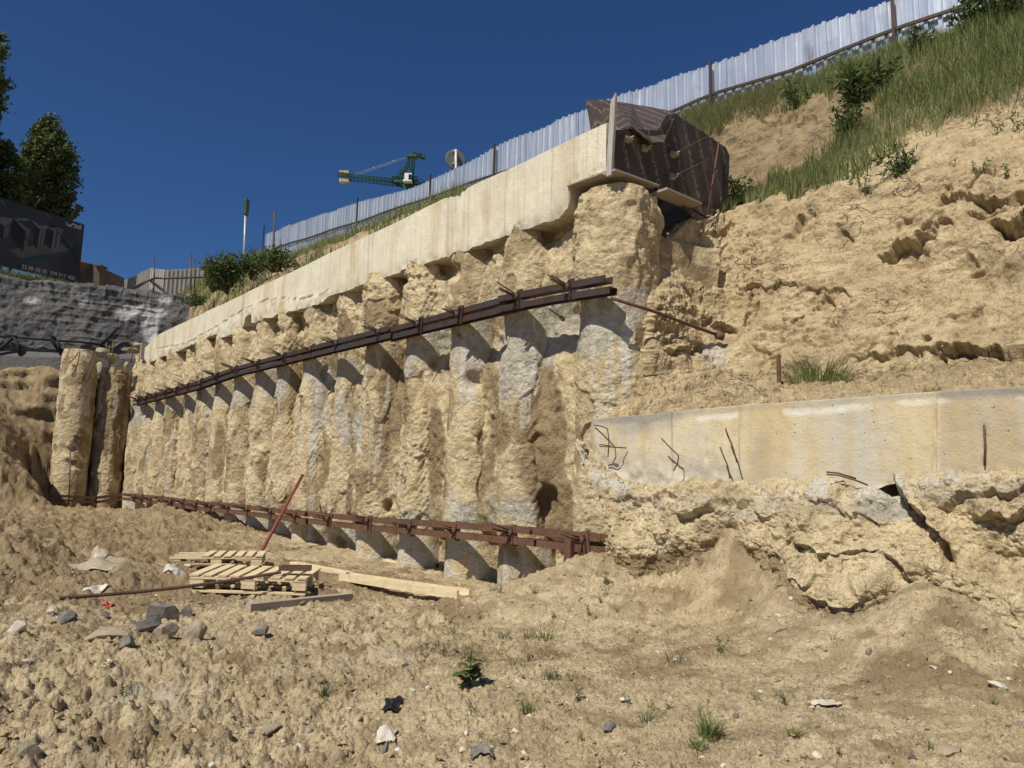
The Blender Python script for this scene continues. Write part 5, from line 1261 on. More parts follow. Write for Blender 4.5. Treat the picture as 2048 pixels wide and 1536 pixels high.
sheet(772, 1483, .1, .16, .03, M_pale, 'pale broken slab scrap beside the dark stone at the bottom edge', 'scrap', 'slab_scrap', 12)
sheet(786, 1412, .10, .14, .03, M_blackplastic, 'crumpled black plastic scrap on the pit floor below the leafy weed', 'plastic', 'plastic_scrap', 13)
sheet(212, 1209, .10, .08, .02, M_redscrap, 'small faded red scrap on the wet mud', 'scrap', 'red_scrap', 15)
sheet(965, 1507, .10, .09, .008, M_slate, 'flat grey-green slab flake at the bottom middle', 'stone', 'stone_flake', 16)
sheet(1250, 1406, .06, .03, .012, M_white, 'tiny white chip beside a small weed', 'scrap', 'scrap', 17)

# rocks
def rock_mesh(dx, dy, dz, seed, cuts=7):
    import bmesh
    bm = bmesh.new(); bmesh.ops.create_icosphere(bm, subdivisions=4, radius=1)
    rs = np.random.RandomState(seed); v = np.array([x.co[:] for x in bm.verts])
    v = v * (1 + .18 * fbm(v + seed, 1.1, 3, seed))[:, None]
    for k in range(cuts * 2):
        n_ = rs.randn(3); n_ /= np.linalg.norm(n_); d = rs.uniform(.42, .82); over = np.maximum(0, v @ n_ - d); v = v - over[:, None] * n_
    v = v + v * (.05 * fbm(v + seed, .4, 4, seed + 1))[:, None]
    v = v * np.array([dx, dy, dz]) / 2
    for x, c in zip(bm.verts, v): x.co = c
    me = bpy.data.meshes.new('rock'); bm.to_mesh(me); bm.free()
    me.polygons.foreach_set('use_smooth', [True] * len(me.polygons))
    try: me.set_sharp_from_angle(angle=math.radians(28))
    except Exception: pass
    return me
def rock(x, y, wpx, hpx, mat, label, seed, depth=None, rot=(0, 0, 0), sink=.33, name='rock', cat='rock', group='loose rocks on the pit floor'):
    p = ground_hit(x, y + hpx * .35); D = p[1]; w_ = wpx / F * D; h_ = hpx / F * D; d_ = depth if depth else w_ * .8
    me = rock_mesh(w_ * 1.05, d_, h_ * 1.15, seed); me.materials.append(mat)
    o = bpy.data.objects.new(name, me); COL.objects.link(o)
    o.rotation_euler = rot; o.location = (p[0], p[1] + d_ * .2, gz(p[0], p[1] + d_ * .2) + h_ * (.5 - sink))
    return tag(o, label, cat, group)
for a in ((322, 1218, 70, 62, M_slate, 'upright dark grey slate slab, tallest of the rock pile', 21, .07, (.35, .12, .15)),
          (285, 1248, 66, 46, M_slate, 'dark slate piece leaning left of the tall slab', 22, .14, (.3, .2, .5)),
          (330, 1262, 48, 34, M_stone, 'brown stone right below the tall slate slab', 23, .16, (0, 0, .3)),
          (388, 1256, 50, 46, M_stone, 'angular brown rock right of the slate pile', 24, .2, (0, .3, .7)),
          (372, 1222, 34, 30, M_slate, 'dark rock with a pointed top behind the angular brown rock', 25, .12, (.2, .3, .2)),
          (205, 1268, 90, 30, M_stone, 'long flat brown rock left of the slate pile', 26, .28, (0, .05, .3)),
          (252, 1282, 40, 34, M_slate, 'small grey rock between the flat rock and the slate pile', 27, .12, (0, 0, .9)),
          (126, 1234, 42, 26, M_slate, 'blue-grey stone on the dirt heap at left', 28, .2, (0, .2, .3)),
          (97, 1225, 18, 16, M_pale, 'small pale round stone on the dirt heap at left', 29, None, (0, 0, 0)),
          (30, 1254, 34, 26, M_pale, 'pale flat stone near the left edge', 30, None, (.2, 0, .6)),
          (207, 1230, 30, 14, M_slate, 'thin dark stone on the wet mud behind the slates', 31, None, (0, 0, 0)),
          (385, 1285, 26, 18, M_pale, 'whitish stone in front of the angular brown rock', 32, None, (0, 0, .6)),
          (516, 1266, 44, 22, M_slate, 'crumbled dark stone in the middle of the pale clods', 33, None, (0, 0, .2)),
          (525, 1216, 26, 14, M_slate, 'grey stone just below the squared timber', 34, None, (0, 0, .2)),
          (604, 1209, 24, 12, M_slate, 'small grey stone at the sunken end of the timber', 35, None, (0, 0, .8)),
          (538, 1460, 62, 30, M_stone, 'flat tan rock at bottom left with a shadowed right side', 36, .16, (0, .05, .2)),
          (768, 1497, 20, 30, M_slate, 'dark upright stone at the bottom edge', 37, None, (0, .2, .3)),
          (1222, 1458, 30, 24, M_slate, 'dark striped stone on the bare soil, lower middle', 38, None, (0, .1, .5)),
          (1554, 1256, 44, 24, M_stone, 'grey flat-topped stone on the bare slope below the broken face', 39, None, (0, .05, .2)),
          (1317, 1307, 12, 10, M_pale, 'small round cream pebble beside a tall grass sprig', 40, None, (0, 0, 0)),
          (1188, 1236, 20, 14, M_stone, 'tan pebble beside a grey-green weed', 41, None, (0, 0, .4)),
          (1035, 1362, 11, 12, M_pale, 'light grey pebble beside a dark clod, right of the leafy weed', 42, None, (0, 0, 0)),
          (1042, 1350, 16, 16, M_stone, 'brown clod right of the leafy weed', 43, None, (0, 0, 0)),
          (811, 1330, 18, 14, M_slate, 'dark lump left of the leafy weed', 44, None, (0, 0, 0)),
          (1472, 1433, 11, 14, M_slate, 'small oval grey pebble beside the big grass tuft', 45, None, (0, 0, 0)),
          (1905, 1500, 70, 30, M_stone, 'flat grey-brown slab half buried at the lower right corner', 46, None, (0, .05, .2)),
          (1826, 1514, 24, 14, M_slate, 'dark stone left of the half-buried slab', 47, None, (0, 0, .2)),
          (1765, 1388, 26, 10, M_stone, 'thin flat stone on the slope right of the plaster scrap', 48, None, (0, 0, .2)),
          (1998, 1370, 40, 22, M_pale, 'pale tan slab stuck in the slope at the right edge', 49, None, (0, .3, .2)),
          (2022, 1281, 16, 10, M_slate, 'dark pebble high on the slope at the right edge', 50, None, (0, 0, .2)),
          (1556, 1513, 16, 10, M_slate, 'black glossy stone at the bottom right of centre', 51, None, (0, 0, .2)),
          (1741, 1305, 18, 20, M_stone, 'brown stone beside the crumbled earth pocket', 52, None, (0, 0, .2)),
          (1853, 1315, 14, 20, M_stone, 'grey stone right of the crumbled earth pocket', 53, None, (0, 0, .2)),
          (905, 1300, 14, 12, M_stone, 'small brown stone above the leafy weed', 54, None, (0, 0, .2)),
          (697, 1416, 16, 8, M_pale, 'small white pebble right of the grass sprig', 55, None, (0, 0, 0)),
          (1580, 1200, 12, 8, M_pale, 'white chip on the brown slope under the broken face', 56, None, (0, 0, 0)),
          (40, 1500, 60, 34, M_stone, 'dirty rock at the bottom left corner', 57, None, (0, 0, .2))):
    x, y, w1, h1, mt_, lab, sd_, dep, rot = a
    rock(x, y, w1, h1, mt_, lab, sd_, dep, rot)
# rubble and bars on the shorter free-standing pile, stones on the ledge
def rock_at(p, w_, mat, label, seed, sc_=(1, .8, .6), name='rubble_block', group='rubble on the pile heads'):
    me = rock_mesh(w_ * sc_[0], w_ * sc_[1], w_ * sc_[2], seed, 9); me.materials.append(mat)
    o = bpy.data.objects.new(name, me); COL.objects.link(o); o.location = [float(v) for v in p]; o.rotation_euler = (0, 0, seed)
    return tag(o, label, 'rubble', group)
Mrub = plain('rubble_concrete', (.40, .34, .25), .9, 0, .3, 5, .02)
for x, y, D, w_, sc_, lab in ((205, 706, 24.6, .7, (1, .8, .5), 'pale slab of rubble lying flat on the shorter pile'), (228, 716, 24.5, .6, (1, .8, .7), 'rough lump of rubble in the middle of the shorter pile head'),
                          (200, 735, 24.2, .42, (.7, .7, 1.3), 'upright lump of rubble hanging at the left of the shorter pile head'), (262, 700, 25.2, .8, (1.3, .8, .4), 'long flat slab between the shorter pile and the tall cap beam'),
                          (250, 733, 24.7, .4, (.6, .7, 1.3), 'upright block below the long slab, beside the cap beam end'), (278, 692, 25.6, .6, (1.2, .8, .45), 'dark slab touching the end of the tall cap beam'), (240, 752, 24.3, .45, (1, .8, .7), 'lowest lump of rubble on the shorter pile'), (175, 716, 24.0, .45, (1, .7, .8), 'lump of rubble on the right of the leftmost pile')):
    rock_at(at(x, y, D), w_, Mrub, lab, int(x), sc_)
rs = random.Random(4)
for k, (x0, y0, x1, y1, D, lab) in enumerate(((157, 704, 138, 727, 23.2, 'bent bar leaning left on top of the leftmost pile'), (160, 700, 149, 745, 23.1, 'long bar drooping over the face of the leftmost pile'), (188, 702, 163, 765, 23.3, 'longest bar leaning down between the two free-standing piles'),
      (192, 708, 174, 766, 23.3, 'second long bar leaning between the two free-standing piles'), (213, 684, 211, 720, 24.0, 'upright bar left of the pair on the shorter pile'), (219, 690, 216, 745, 23.9, 'upright bar crossing the middle rubble lump'), (226, 684, 218, 740, 23.9, 'bar leaning slightly right on the shorter pile'),
      (265, 682, 262, 725, 25.0, 'upright bar left of the tall cap beam end'), (281, 688, 277, 724, 25.2, 'upright bar touching the tall cap beam end'), (232, 722, 229, 748, 23.9, 'short bar low on the shorter pile'), (247, 722, 243, 748, 24.2, 'short bar low beside the upright block'))):
    m = MB(); a = at(x0, y0, D); b = at(x1, y1, D - .1); m.tube([b, (a + b) / 2 + np.array([.03, 0, 0]), a], .016, 5)
    tag(m.build('rebar', M_rebar), lab, 'rebar', 'bars sticking out of the pile heads')
m = MB(); a = at(291, 703, 25.0); m.box(a, .12, .3, .55, ES, EN, EZ); tag(m.build('formwork_offcut', M_wood_grey), 'small weathered board standing at the far end of the tall cap beam', 'plank')
for x, y, n, w_, lab in ((1500, 752, 1.0, .08, 'small grey stone on the ledge above the low beam'), (1482, 747, 1.0, .07, 'tiny dark stone on the ledge left of the grey one'), (1704, 788, .25, .09, 'pale stone on the top edge of the low beam')):
    rock_at(on_n(x, y, n), w_, M_stone if x != 1704 else M_pale, lab, int(x), (1, .8, .7), 'rock', 'stones on the earth ledge')

# gravel: too many to count
rs = np.random.RandomState(12); V_, F_ = [], []
ico = rock_mesh(1, 1, 1, 5); base_v = None
import bmesh as _bm
def small_ico(seed):
    bm = _bm.new(); _bm.ops.create_icosphere(bm, subdivisions=1, radius=1); r = np.random.RandomState(seed)
    v = np.array([x.co[:] for x in bm.verts]) * (1 + .25 * r.randn(len(bm.verts), 1)); f = np.array([[q.index for q in x.verts] for x in bm.faces]); bm.free(); return v, f
protos = [small_ico(k) for k in range(6)]
def gravel(n_, size, mat, name, label, seed, heap=False):
    rs = np.random.RandomState(seed); V_, F_ = [], []; b = 0
    while len(V_) < n_:
        th = math.radians(rs.uniform(-38, 38)); r = 2.8 + 13 * rs.rand() ** 1.6; x, y = r * math.sin(th), r * math.cos(th)
        if (np.array([x, y, 0]) - O) @ EN > -.5: continue
        if fbm(np.array([[x, y, 0.]]), 1.3, 2, seed)[0] + .25 * rs.randn() < (.0): continue
        s_ = size * (.4 + 1.4 * rs.rand() ** 3); v, f = protos[rs.randint(6)]
        a = rs.rand() * 6.28; c_, sn = math.cos(a), math.sin(a); q = v * s_ * np.array([1.2, .8, .6]); q = np.stack([q[:, 0] * c_ - q[:, 1] * sn, q[:, 0] * sn + q[:, 1] * c_, q[:, 2]], 1)
        V_.append(q + np.array([x, y, gz(x, y) + s_ * .15])); F_.append(f + b); b += len(v)
    o = link_mesh(name, mesh_from_arrays(name, np.concatenate(V_), np.concatenate(F_), False), mat); tag(o, kind='stuff')
gravel(1000, .013, M_stone, 'gravel', '', 1); gravel(500, .014, M_pale, 'chalk_crumbs', '', 2); gravel(260, .014, M_slate, 'slate_chips', '', 3)
gravel(4500, .014, M_cliff, 'soil_crumbs', '', 4)

# ------------------------------------------------------------------ vegetation
def blades(pos, H, lean, wd, seed, segs=3, curl=.6, spread_dir=None):
    """pos (N,3), H (N,), lean (N,) -> tapered curved blades"""
    rs = np.random.RandomState(seed); n_ = len(pos); az = rs.rand(n_) * 6.283 if spread_dir is None else spread_dir
    d = np.stack([np.cos(az), np.sin(az), 0 * az], 1); sd_ = np.stack([-np.sin(az + rs.randn(n_) * .6), np.cos(az + rs.randn(n_) * .6), 0 * az], 1)
    V_ = []
    for k in range(segs + 1):
        t = k / segs; w_ = wd * (1 - t ** 1.5 * .92)
        c_ = pos + d * (H * lean * (t ** (1 + curl)))[:, None] + EZ * (H * (t - .35 * lean * t * t))[:, None]
        V_ += [c_ - sd_ * w_[:, None] / 2, c_ + sd_ * w_[:, None] / 2]
    V_ = np.stack(V_, 1)                         # n, 2(segs+1), 3
    f = np.array([[2 * k, 2 * k + 1, 2 * k + 3, 2 * k + 2] for k in range(segs)])
    Fc = (f[None] + (np.arange(n_) * 2 * (segs + 1))[:, None, None]).reshape(-1, 4)
    tone = np.repeat(rs.rand(n_), 2 * (segs + 1))
    return V_.reshape(-1, 3), Fc, tone
def veg_obj(name, parts, mat, parent=None):
    V_ = []; F_ = []; T_ = []; b = 0
    for v, f, t in parts: V_.append(v); F_.append(f + b); T_.append(t); b += len(v)
    me = mesh_from_arrays(name, np.concatenate(V_), np.concatenate(F_), True); attr(me, 'tone', np.concatenate(T_))
    return link_mesh(name, me, mat, parent)
def leaves(pos, size, seed, up=.3, aim=None, narrow=.45):
    """one pointed leaf (diamond of 2 quads) per position"""
    rs = np.random.RandomState(seed); n_ = len(pos); d = rs.randn(n_, 3) * np.array([1, 1, .7]) + EZ * up
    if aim is not None: d = d * .6 + aim
    d /= np.linalg.norm(d, axis=1, keepdims=True); s_ = np.cross(d, rs.randn(n_, 3)); s_ /= np.linalg.norm(s_, axis=1, keepdims=True); nn_ = np.cross(d, s_)
    L = (size * (.6 + .8 * rs.rand(n_)))[:, None]
    V_ = np.stack([pos, pos + d * L * .45 + s_ * L * narrow * .5 + nn_ * L * .06, pos + d * L - nn_ * L * .1, pos + d * L * .45 - s_ * L * narrow * .5 + nn_ * L * .06], 1)
    Fc = np.arange(n_ * 4).reshape(-1, 4)
    return V_.reshape(-1, 3), Fc, np.repeat(rs.rand(n_), 4)
def inpoly(x, y, poly):
    r = np.zeros(x.shape, bool); n_ = len(poly)
    for i in range(n_):
        x0, y0 = poly[i]; x1, y1 = poly[(i + 1) % n_]
        c_ = ((y0 > y) != (y1 > y)) & (x < (x1 - x0) * (y - y0) / (y1 - y0 + 1e-12) + x0); r ^= c_
    return r
def scatter(surf, n_, seed, test):
    P, u, v = surf; rs = np.random.RandomState(seed); out = []
    area = np.linalg.norm(np.cross(P[1:, :-1] - P[:-1, :-1], P[:-1, 1:] - P[:-1, :-1]), axis=-1)
    uc, vc = u[:-1, :-1], v[:-1, :-1]; ok = test(uc, vc); pr = (area * ok).ravel(); pr = pr / pr.sum()
    k = rs.choice(len(pr), n_, p=pr); i, j = np.divmod(k, area.shape[1]); a, b = rs.rand(n_, 1), rs.rand(n_, 1)
    return P[i, j] * (1 - a) * (1 - b) + P[i + 1, j] * a * (1 - b) + P[i, j + 1] * (1 - a) * b + P[i + 1, j + 1] * a * b
GA = [(1330, 262), (1380, 225), (1430, 205), (1500, 180), (1600, 150), (1800, 70), (2048, -20), (2400, -150), (2400, 60), (2250, 130), (2048, 192), (1965, 208), (1900, 245), (1850, 288), (1780, 322), (1700, 372), (1610, 395), (1530, 412), (1450, 424), (1430, 412), (1500, 388), (1560, 362), (1620, 334), (1665, 300), (1690, 262), (1745, 245), (1742, 205), (1690, 200), (1640, 196), (1560, 236), (1500, 245), (1440, 262), (1390, 290)]
def ga(u, v): return inpoly(u + 10 * np.sin(v * .11) + 6 * np.sin(v * .31 + u * .07), v + 7 * np.sin(u * .09) + 5 * np.sin(u * .23), GA)
p = scatter(BANK_R, 70000, 31, ga); rs = np.random.RandomState(1)
cl = fbm(p, 1.1, 3, 700); keep = rs.rand(len(p)) < .72 + 1.0 * cl; p = p[keep]; cl = cl[keep]; u, v = proj(p)
H = (.20 + .34 * np.clip(cl + .35, 0, 1) * rs.rand(len(p)) ** .5) * (1 + .25 * sstep(400, 100, v)); H = H * np.where((v > 300) & (u < 1700), .75, 1)
tag(veg_obj('grass', [blades(p, H, .12 + .6 * rs.rand(len(p)) ** 2, .007 + .008 * rs.rand(len(p)), 3)], M_grass), kind='stuff')
dry = [(1350, 240), (1500, 185), (1560, 190), (1540, 235), (1470, 260), (1400, 300), (1370, 262)]
dry2 = [(1900, 240), (2048, 190), (2100, 190), (2100, 215), (2000, 240), (1920, 262)]
p = np.concatenate([scatter(BANK_R, 5200, 32, lambda u, v: inpoly(u, v, dry)), scatter(BANK_R, 500, 33, lambda u, v: inpoly(u, v, dry2)), scatter(BANK_R, 7000, 36, ga)])
rs = np.random.RandomState(2); tag(veg_obj('dry_grass', [blades(p, .15 + .38 * rs.rand(len(p)), .3 + .9 * rs.rand(len(p)), .006 + .005 * rs.rand(len(p)), 5)], M_grass_dry), kind='stuff')
# short sparse growth + low weeds on the bank behind the cap
def gl(u, v): return (u > 350) & (u < 960) & (v < 640)
p = scatter(BANK_L, 42000, 34, gl); rs = np.random.RandomState(3); q = (p - O) @ EN; kp = (q > .6) & (q < NF - .2); p = p[kp]; cl = fbm(p, 1.3, 3, 705); kp = rs.rand(len(p)) < .5 + cl * 1.3; p = p[kp]; cl = cl[kp]
tag(veg_obj('grass', [blades(p, (.22 + .28 * rs.rand(len(p))) * (1 + .5 * cl) * (1 - .5 * sstep(5, 7.5, (p - O) @ EN)), .15 + .6 * rs.rand(len(p)) ** 2, .014 + .012 * rs.rand(len(p)), 6)], M_grass), kind='stuff')
p = scatter(BANK_L, 5000, 35, lambda u, v: (u > 345) & (u < 700) & (v < 650)); rs = np.random.RandomState(4)
tag(veg_obj('dry_grass', [blades(p, .2 + .4 * rs.rand(len(p)), .4 + .8 * rs.rand(len(p)), .014 + .008 * rs.rand(len(p)), 7)], M_grass_dry), kind='stuff')
# grass strip below the billboard
p = np.stack([0 * np.zeros(5000)] * 3, 1); rs = np.random.RandomState(5); xs = rs.uniform(-60, 175, 5000); D_ = np.interp(xs, XG, DG) + .4 + 1.5 * rs.rand(5000)
p = at(xs, yt(xs) + 2, np.interp(xs, XG, DG)); p[:, :2] *= (D_ / p[:, 1])[:, None]
tag(veg_obj('grass', [blades(p, (.2 + .4 * rs.rand(5000)) * (1 - .5 * sstep(40, 170, xs)), .3 + .5 * rs.rand(5000), .03 + .02 * rs.rand(5000), 9)], M_grass), kind='stuff')

def tuft(name, p, h, n_, label, cat, seed, lean=.7, mat=None, wd=.006, spread=.3, group=None, kind='grass', drop=0.0):
    rs = np.random.RandomState(seed); r = h * spread * rs.rand(n_) ** .7; a = rs.rand(n_) * 6.283
    pos = np.asarray(p) + np.stack([r * np.cos(a), r * np.sin(a), 0 * r - .01], 1)
    parts = [blades(pos, h * (.45 + .6 * rs.rand(n_)), lean * (.3 + rs.rand(n_)), wd * (.6 + .8 * rs.rand(n_)), seed, 4, .9, a + rs.randn(n_) * .5)]
    if drop:
        v, f, t = parts[0]; v[:, 2] = p[2] - (v[:, 2] - p[2]) * drop; parts = [(v, f, t)]
    if kind == 'leafy':
        st_ = []; k = 0
        for s_i in range(max(3, n_ // 8)):
            a_ = rs.rand() * 6.28; ln = rs.uniform(.15, .7)
            for t in np.linspace(.15, 1, 7):
                c_ = np.asarray(p) + EZ * h * t * (1 - .3 * ln) + np.array([math.cos(a_), math.sin(a_), 0]) * h * ln * t
                st_ += [c_ + rs.randn(3) * h * .03 for _ in range(3)]
        parts = [leaves(np.array(st_), h * .22, seed, .5, None, .32)] + [blades(pos[:max(3, n_ // 8)], 0 * r[:max(3, n_ // 8)] + h * .9, .3 + .3 * rs.rand(max(3, n_ // 8)), 0 * r[:max(3, n_ // 8)] + .004, seed)]
    o = veg_obj(name, parts, mat or (M_leaf if kind == 'leafy' else M_grass)); return tag(o, label, cat, group)
GWEEDS = [(1052, 1428, 46, 60, 'g', 'spiky grass tuft on a white-flecked patch, lower middle'), (1157, 1404, 34, 30, 'l', 'low grey-green weed above and right of the spiky tuft'), (1293, 1446, 50, 26, 'g', 'star-shaped grass tuft above the dark striped stone'),
    (1166, 1480, 34, 16, 'g', 'thin grass tuft left of the dark striped stone'), (1258, 1408, 26, 14, 'l', 'small rosette beside the tiny white chip'), (1302, 1417, 24, 12, 'l', 'dark rosette above the star-shaped tuft'), (1338, 1420, 26, 4, 'l', 'single upright leaf right of the rosettes'),
    (1345, 1322, 52, 12, 'g', 'tall grass sprig beside the cream pebble'), (1441, 1310, 44, 10, 'l', 'upright leafy sprig on the slope at centre right'), (1333, 1270, 30, 7, 'g', 'thin sprig on the slope above the cream pebble'), (1259, 1286, 26, 10, 'g', 'small fan of grass, centre right of the floor'),
    (1212, 1172, 36, 22, 'l', 'upright weed near the wall foot below the beam end'), (1214, 1192, 26, 14, 'l', 'broad-bladed weed just under the upright weed by the wall foot'), (1203, 1208, 18, 8, 'l', 'third and lowest weed of the row under the beam end'), (1179, 1234, 26, 16, 'l', 'grey-green weed left of the tan pebble'),
    (1089, 1280, 56, 40, 'g', 'tallest grass clump in the middle of the weedy floor'), (1009, 1276, 32, 26, 'g', 'grass clump left of the tallest clump'), (1055, 1276, 34, 26, 'g', 'grass clump between its two taller neighbours'), (1067, 1190, 26, 16, 'l', 'weed beside the end of the pale trough timber, right one'),
    (984, 1182, 30, 16, 'g', 'grass sprig right of the trough timber end'), (998, 1186, 20, 10, 'l', 'tiny weed close right of the trough timber sprig'), (963, 1143, 24, 12, 'l', 'small green weed at the foot of the whitest pile'), (935, 1156, 22, 10, 'l', 'small weed left of the whitest pile foot'),
    (895, 1252, 30, 20, 'l', 'weed in the left part of the weedy floor, upper one'), (904, 1270, 34, 22, 'g', 'grass right below the upper left weed'), (885, 1312, 30, 20, 'l', 'bright green weed up-left of the leafy plant'), (851, 1318, 38, 20, 'l', 'dark weed left of the bright green weed'),
    (876, 1294, 26, 12, 'g', 'sprig above the bright green weed'), (929, 1318, 70, 14, 'g', 'tall seed stalks rising behind the leafy plant'), (1031, 1330, 56, 12, 'g', 'tall thin stalk right of the leafy plant'), (1056, 1324, 24, 10, 'l', 'small weed right of the tall thin stalk'),
    (1095, 1356, 34, 24, 'g', 'grass tuft right of the brown clod'), (1112, 1354, 26, 14, 'l', 'leafy neighbour touching the grass tuft right of the brown clod'), (1143, 1362, 30, 20, 'g', 'grey-green tuft farthest right of the brown clod'), (827, 1357, 18, 10, 'l', 'tiny green weed left below the dark lump'),
    (942, 1432, 30, 4, 'l', 'two-leaved seedling left of the spiky tuft'), (1088, 1464, 24, 10, 'l', 'faint weed below the spiky tuft'), (1666, 1284, 40, 9, 'g', 'sprawling long-bladed grass on the right slope'), (1508, 1402, 22, 16, 'l', 'small bushy green weed on the lower right floor'),
    (1571, 1410, 34, 12, 'l', 'flat weed with a tall dry stalk, right of the bushy one'), (1419, 1474, 64, 110, 'g', 'largest dark grass tuft at the lower right'), (1395, 1500, 46, 50, 'g', 'lower neighbour of the largest grass tuft'), (1589, 1474, 34, 30, 'g', 'grass tuft at the upper end of the brown crust strip'),
    (1678, 1512, 24, 12, 'l', 'green weed at the lower end of the brown crust strip'), (1986, 1410, 26, 16, 'l', 'green weed on the right slope near the edge'), (1857, 1500, 34, 8, 'g', 'thin sprig left of the half-buried slab'), (1770, 1528, 26, 8, 'g', 'sprig at the bottom edge, right of centre'),
    (1397, 1434, 60, 8, 'g', 'arching thin stalks above the largest grass tuft'), (645, 1392, 52, 26, 'g', 'dark green grass sprig left of the leafy plant, on pale soil'), (655, 1394, 24, 14, 'l', 'low leaves at the base of the dark grass sprig'), (244, 1396, 36, 14, 'l', 'small olive weed on the clods at lower left'),
    (500, 1292, 30, 8, 'g', 'thin stalks beside the crumbled dark stone'), (690, 1268, 30, 8, 'l', 'faint weed right of the pale clods'), (1233, 1225, 12, 8, 'l', 'tiny weed right of the weed row'), (1108, 1240, 24, 14, 'l', 'greyish weed above the tallest clump'), (960, 1240, 22, 10, 'l', 'pale weed left of the greyish weed'), (1170, 1290, 20, 8, 'g', 'tiny grass left of the small fan'),
    (190, 1075, 26, 30, 'l', 'low green patch of weeds on the heap behind the plastic sheet'), (120, 1090, 24, 26, 'l', 'dark weeds on the left dirt heap')]
for k, (x, y, hp, n_, kd, lab) in enumerate(GWEEDS):
    p = ground_hit(x, y); h = hp / F * p[1] * (.75 if kd == 'l' else .95)
    tuft('grass_tuft' if kd == 'g' else 'weed', p, h, int(n_ * 1.3), lab, 'grass' if kd == 'g' else 'weed', 900 + k, .75 if n_ > 10 else .4, M_weed if kd == 'l' or n_ < 30 else None, .0055 if n_ > 20 else .0045, .35, 'weeds on the pit floor', 'leafy' if kd == 'l' else 'grass')
# the broad-leaved plant
p = ground_hit(940, 1372); rs = np.random.RandomState(8); D = p[1]; hh = 84 / F * D
root = empty('leafy_plant', p, 'broad-leaved dark green plant in the middle of the pit floor', 'plant')
vs, fs_, tn = [], [], []; b = 0
for k in range(26):
    a_ = k * 2.4 + rs.rand(); t = rs.rand(); L = hh * rs.uniform(.30, .55) * (1 - .3 * t); base = p + EZ * hh * (.05 + .5 * t) + rs.randn(3) * hh * .06
    d = np.array([math.cos(a_), math.sin(a_), .3 + .5 * rs.rand()]); d /= np.linalg.norm(d); s_ = np.cross(d, EZ); s_ /= np.linalg.norm(s_); nn_ = np.cross(s_, d)
    prof = [(0, .03), (.18, .10), (.35, .42), (.48, .34), (.58, .46), (.70, .28), (.80, .30), (1.0, .0)]
    q = []
    for t_, w_ in prof:
        c_ = base + d * L * t_ - EZ * L * .35 * t_ ** 2; q += [c_ - s_ * w_ * L * .75 + nn_ * .12 * w_ * L, c_ - nn_ * .02 * L, c_ + s_ * w_ * L * .75 + nn_ * .12 * w_ * L]
    for i in range(len(prof) - 1): fs_ += [(b + 3 * i, b + 3 * i + 1, b + 3 * i + 4, b + 3 * i + 3), (b + 3 * i + 1, b + 3 * i + 2, b + 3 * i + 5, b + 3 * i + 4)]
    vs += q; b += len(q); tn += [rs.rand() * .8] * len(q)
me = mesh_from_arrays('leaf', np.array(vs), np.array(fs_)); attr(me, 'tone', tn); link_mesh('foliage', me, M_leaf, root)
m = MB(); m.tube([p - EZ * .01, p + EZ * hh * .5, p + EZ * hh * .85 + ES * .01], .005, 5, .002); m.build('stem', M_leaf_dark, root)

def surf_at(surf, x, y):
    P, u, v = surf; d = (u - x) ** 2 + (v - y) ** 2; vis = np.linalg.norm(P - CAM, axis=-1)
    d = d + np.where(d < 60, vis * .01, 0); k = int(np.argmin(d)); return P.reshape(-1, 3)[k]
# plants on the hillside
HW = [(1798, 352, 48, 50, 'l', 'bushy green weed on the bare slope below the grass, centre one'), (1730, 386, 40, 44, 'l', 'wide green weed at the lower edge of the grass slope'), (1704, 376, 26, 22, 'l', 'smaller weed touching the wide one on its left'), (1965, 354, 32, 16, 'l', 'sparse weed on the bare slope, upper right'),
      (2018, 365, 32, 18, 'l', 'sparse weed near the right edge of the bare slope'), (1998, 280, 34, 18, 'l', 'dark weed in the upper right corner of the bare slope'), (2036, 280, 40, 22, 'l', 'taller weed at the right edge below the grass'), (1910, 338, 18, 8, 'l', 'tiny reddish sprig on the bare slope'), (1638, 438, 34, 14, 'l', 'faint dry weed on the cliff edge'),
      (1476, 415, 44, 70, 'l', 'bushy weed at the right foot of the plywood sheet'), (1450, 420, 36, 40, 'l', 'dark weed clump touching the plywood sheet'), (1500, 405, 26, 20, 'l', 'weed beginning the grass strip right of the plywood'), (1700, 275, 44, 90, 'l', 'dark rounded shrub under the overhang of the grass slope'), (1690, 285, 36, 60, 'l', 'lower shrub below the overhang of the grass slope'),
      (1590, 215, 40, 60, 'l', 'dark shrub hanging over the small scarp, left one'), (1712, 215, 60, 110, 'l', 'large dark shrub hanging between the two bare patches'), (1960, 80, 70, 100, 'l', 'tall dark weed patch near the top right corner'), (1760, 190, 50, 60, 'l', 'dark shrub right of the bare patches'),
      (1830, 120, 50, 50, 'l', 'weed patch in the middle of the grass slope'), (2010, 60, 70, 80, 'l', 'darkest weed patch in the top right corner')]
for k, (x, y, hp, n_, kd, lab) in enumerate(HW):
    p = surf_at(BANK_R, x, y); h = hp / F * p[1] * (1.35 if n_ >= 50 else 1); n_ = int(n_ * (2 if n_ >= 50 else 1))
    tuft('weed' if hp < 40 else 'shrub', p, h, n_, lab, 'weed', 1100 + k, .7, None, .008, .6, 'weeds on the hillside', 'leafy')
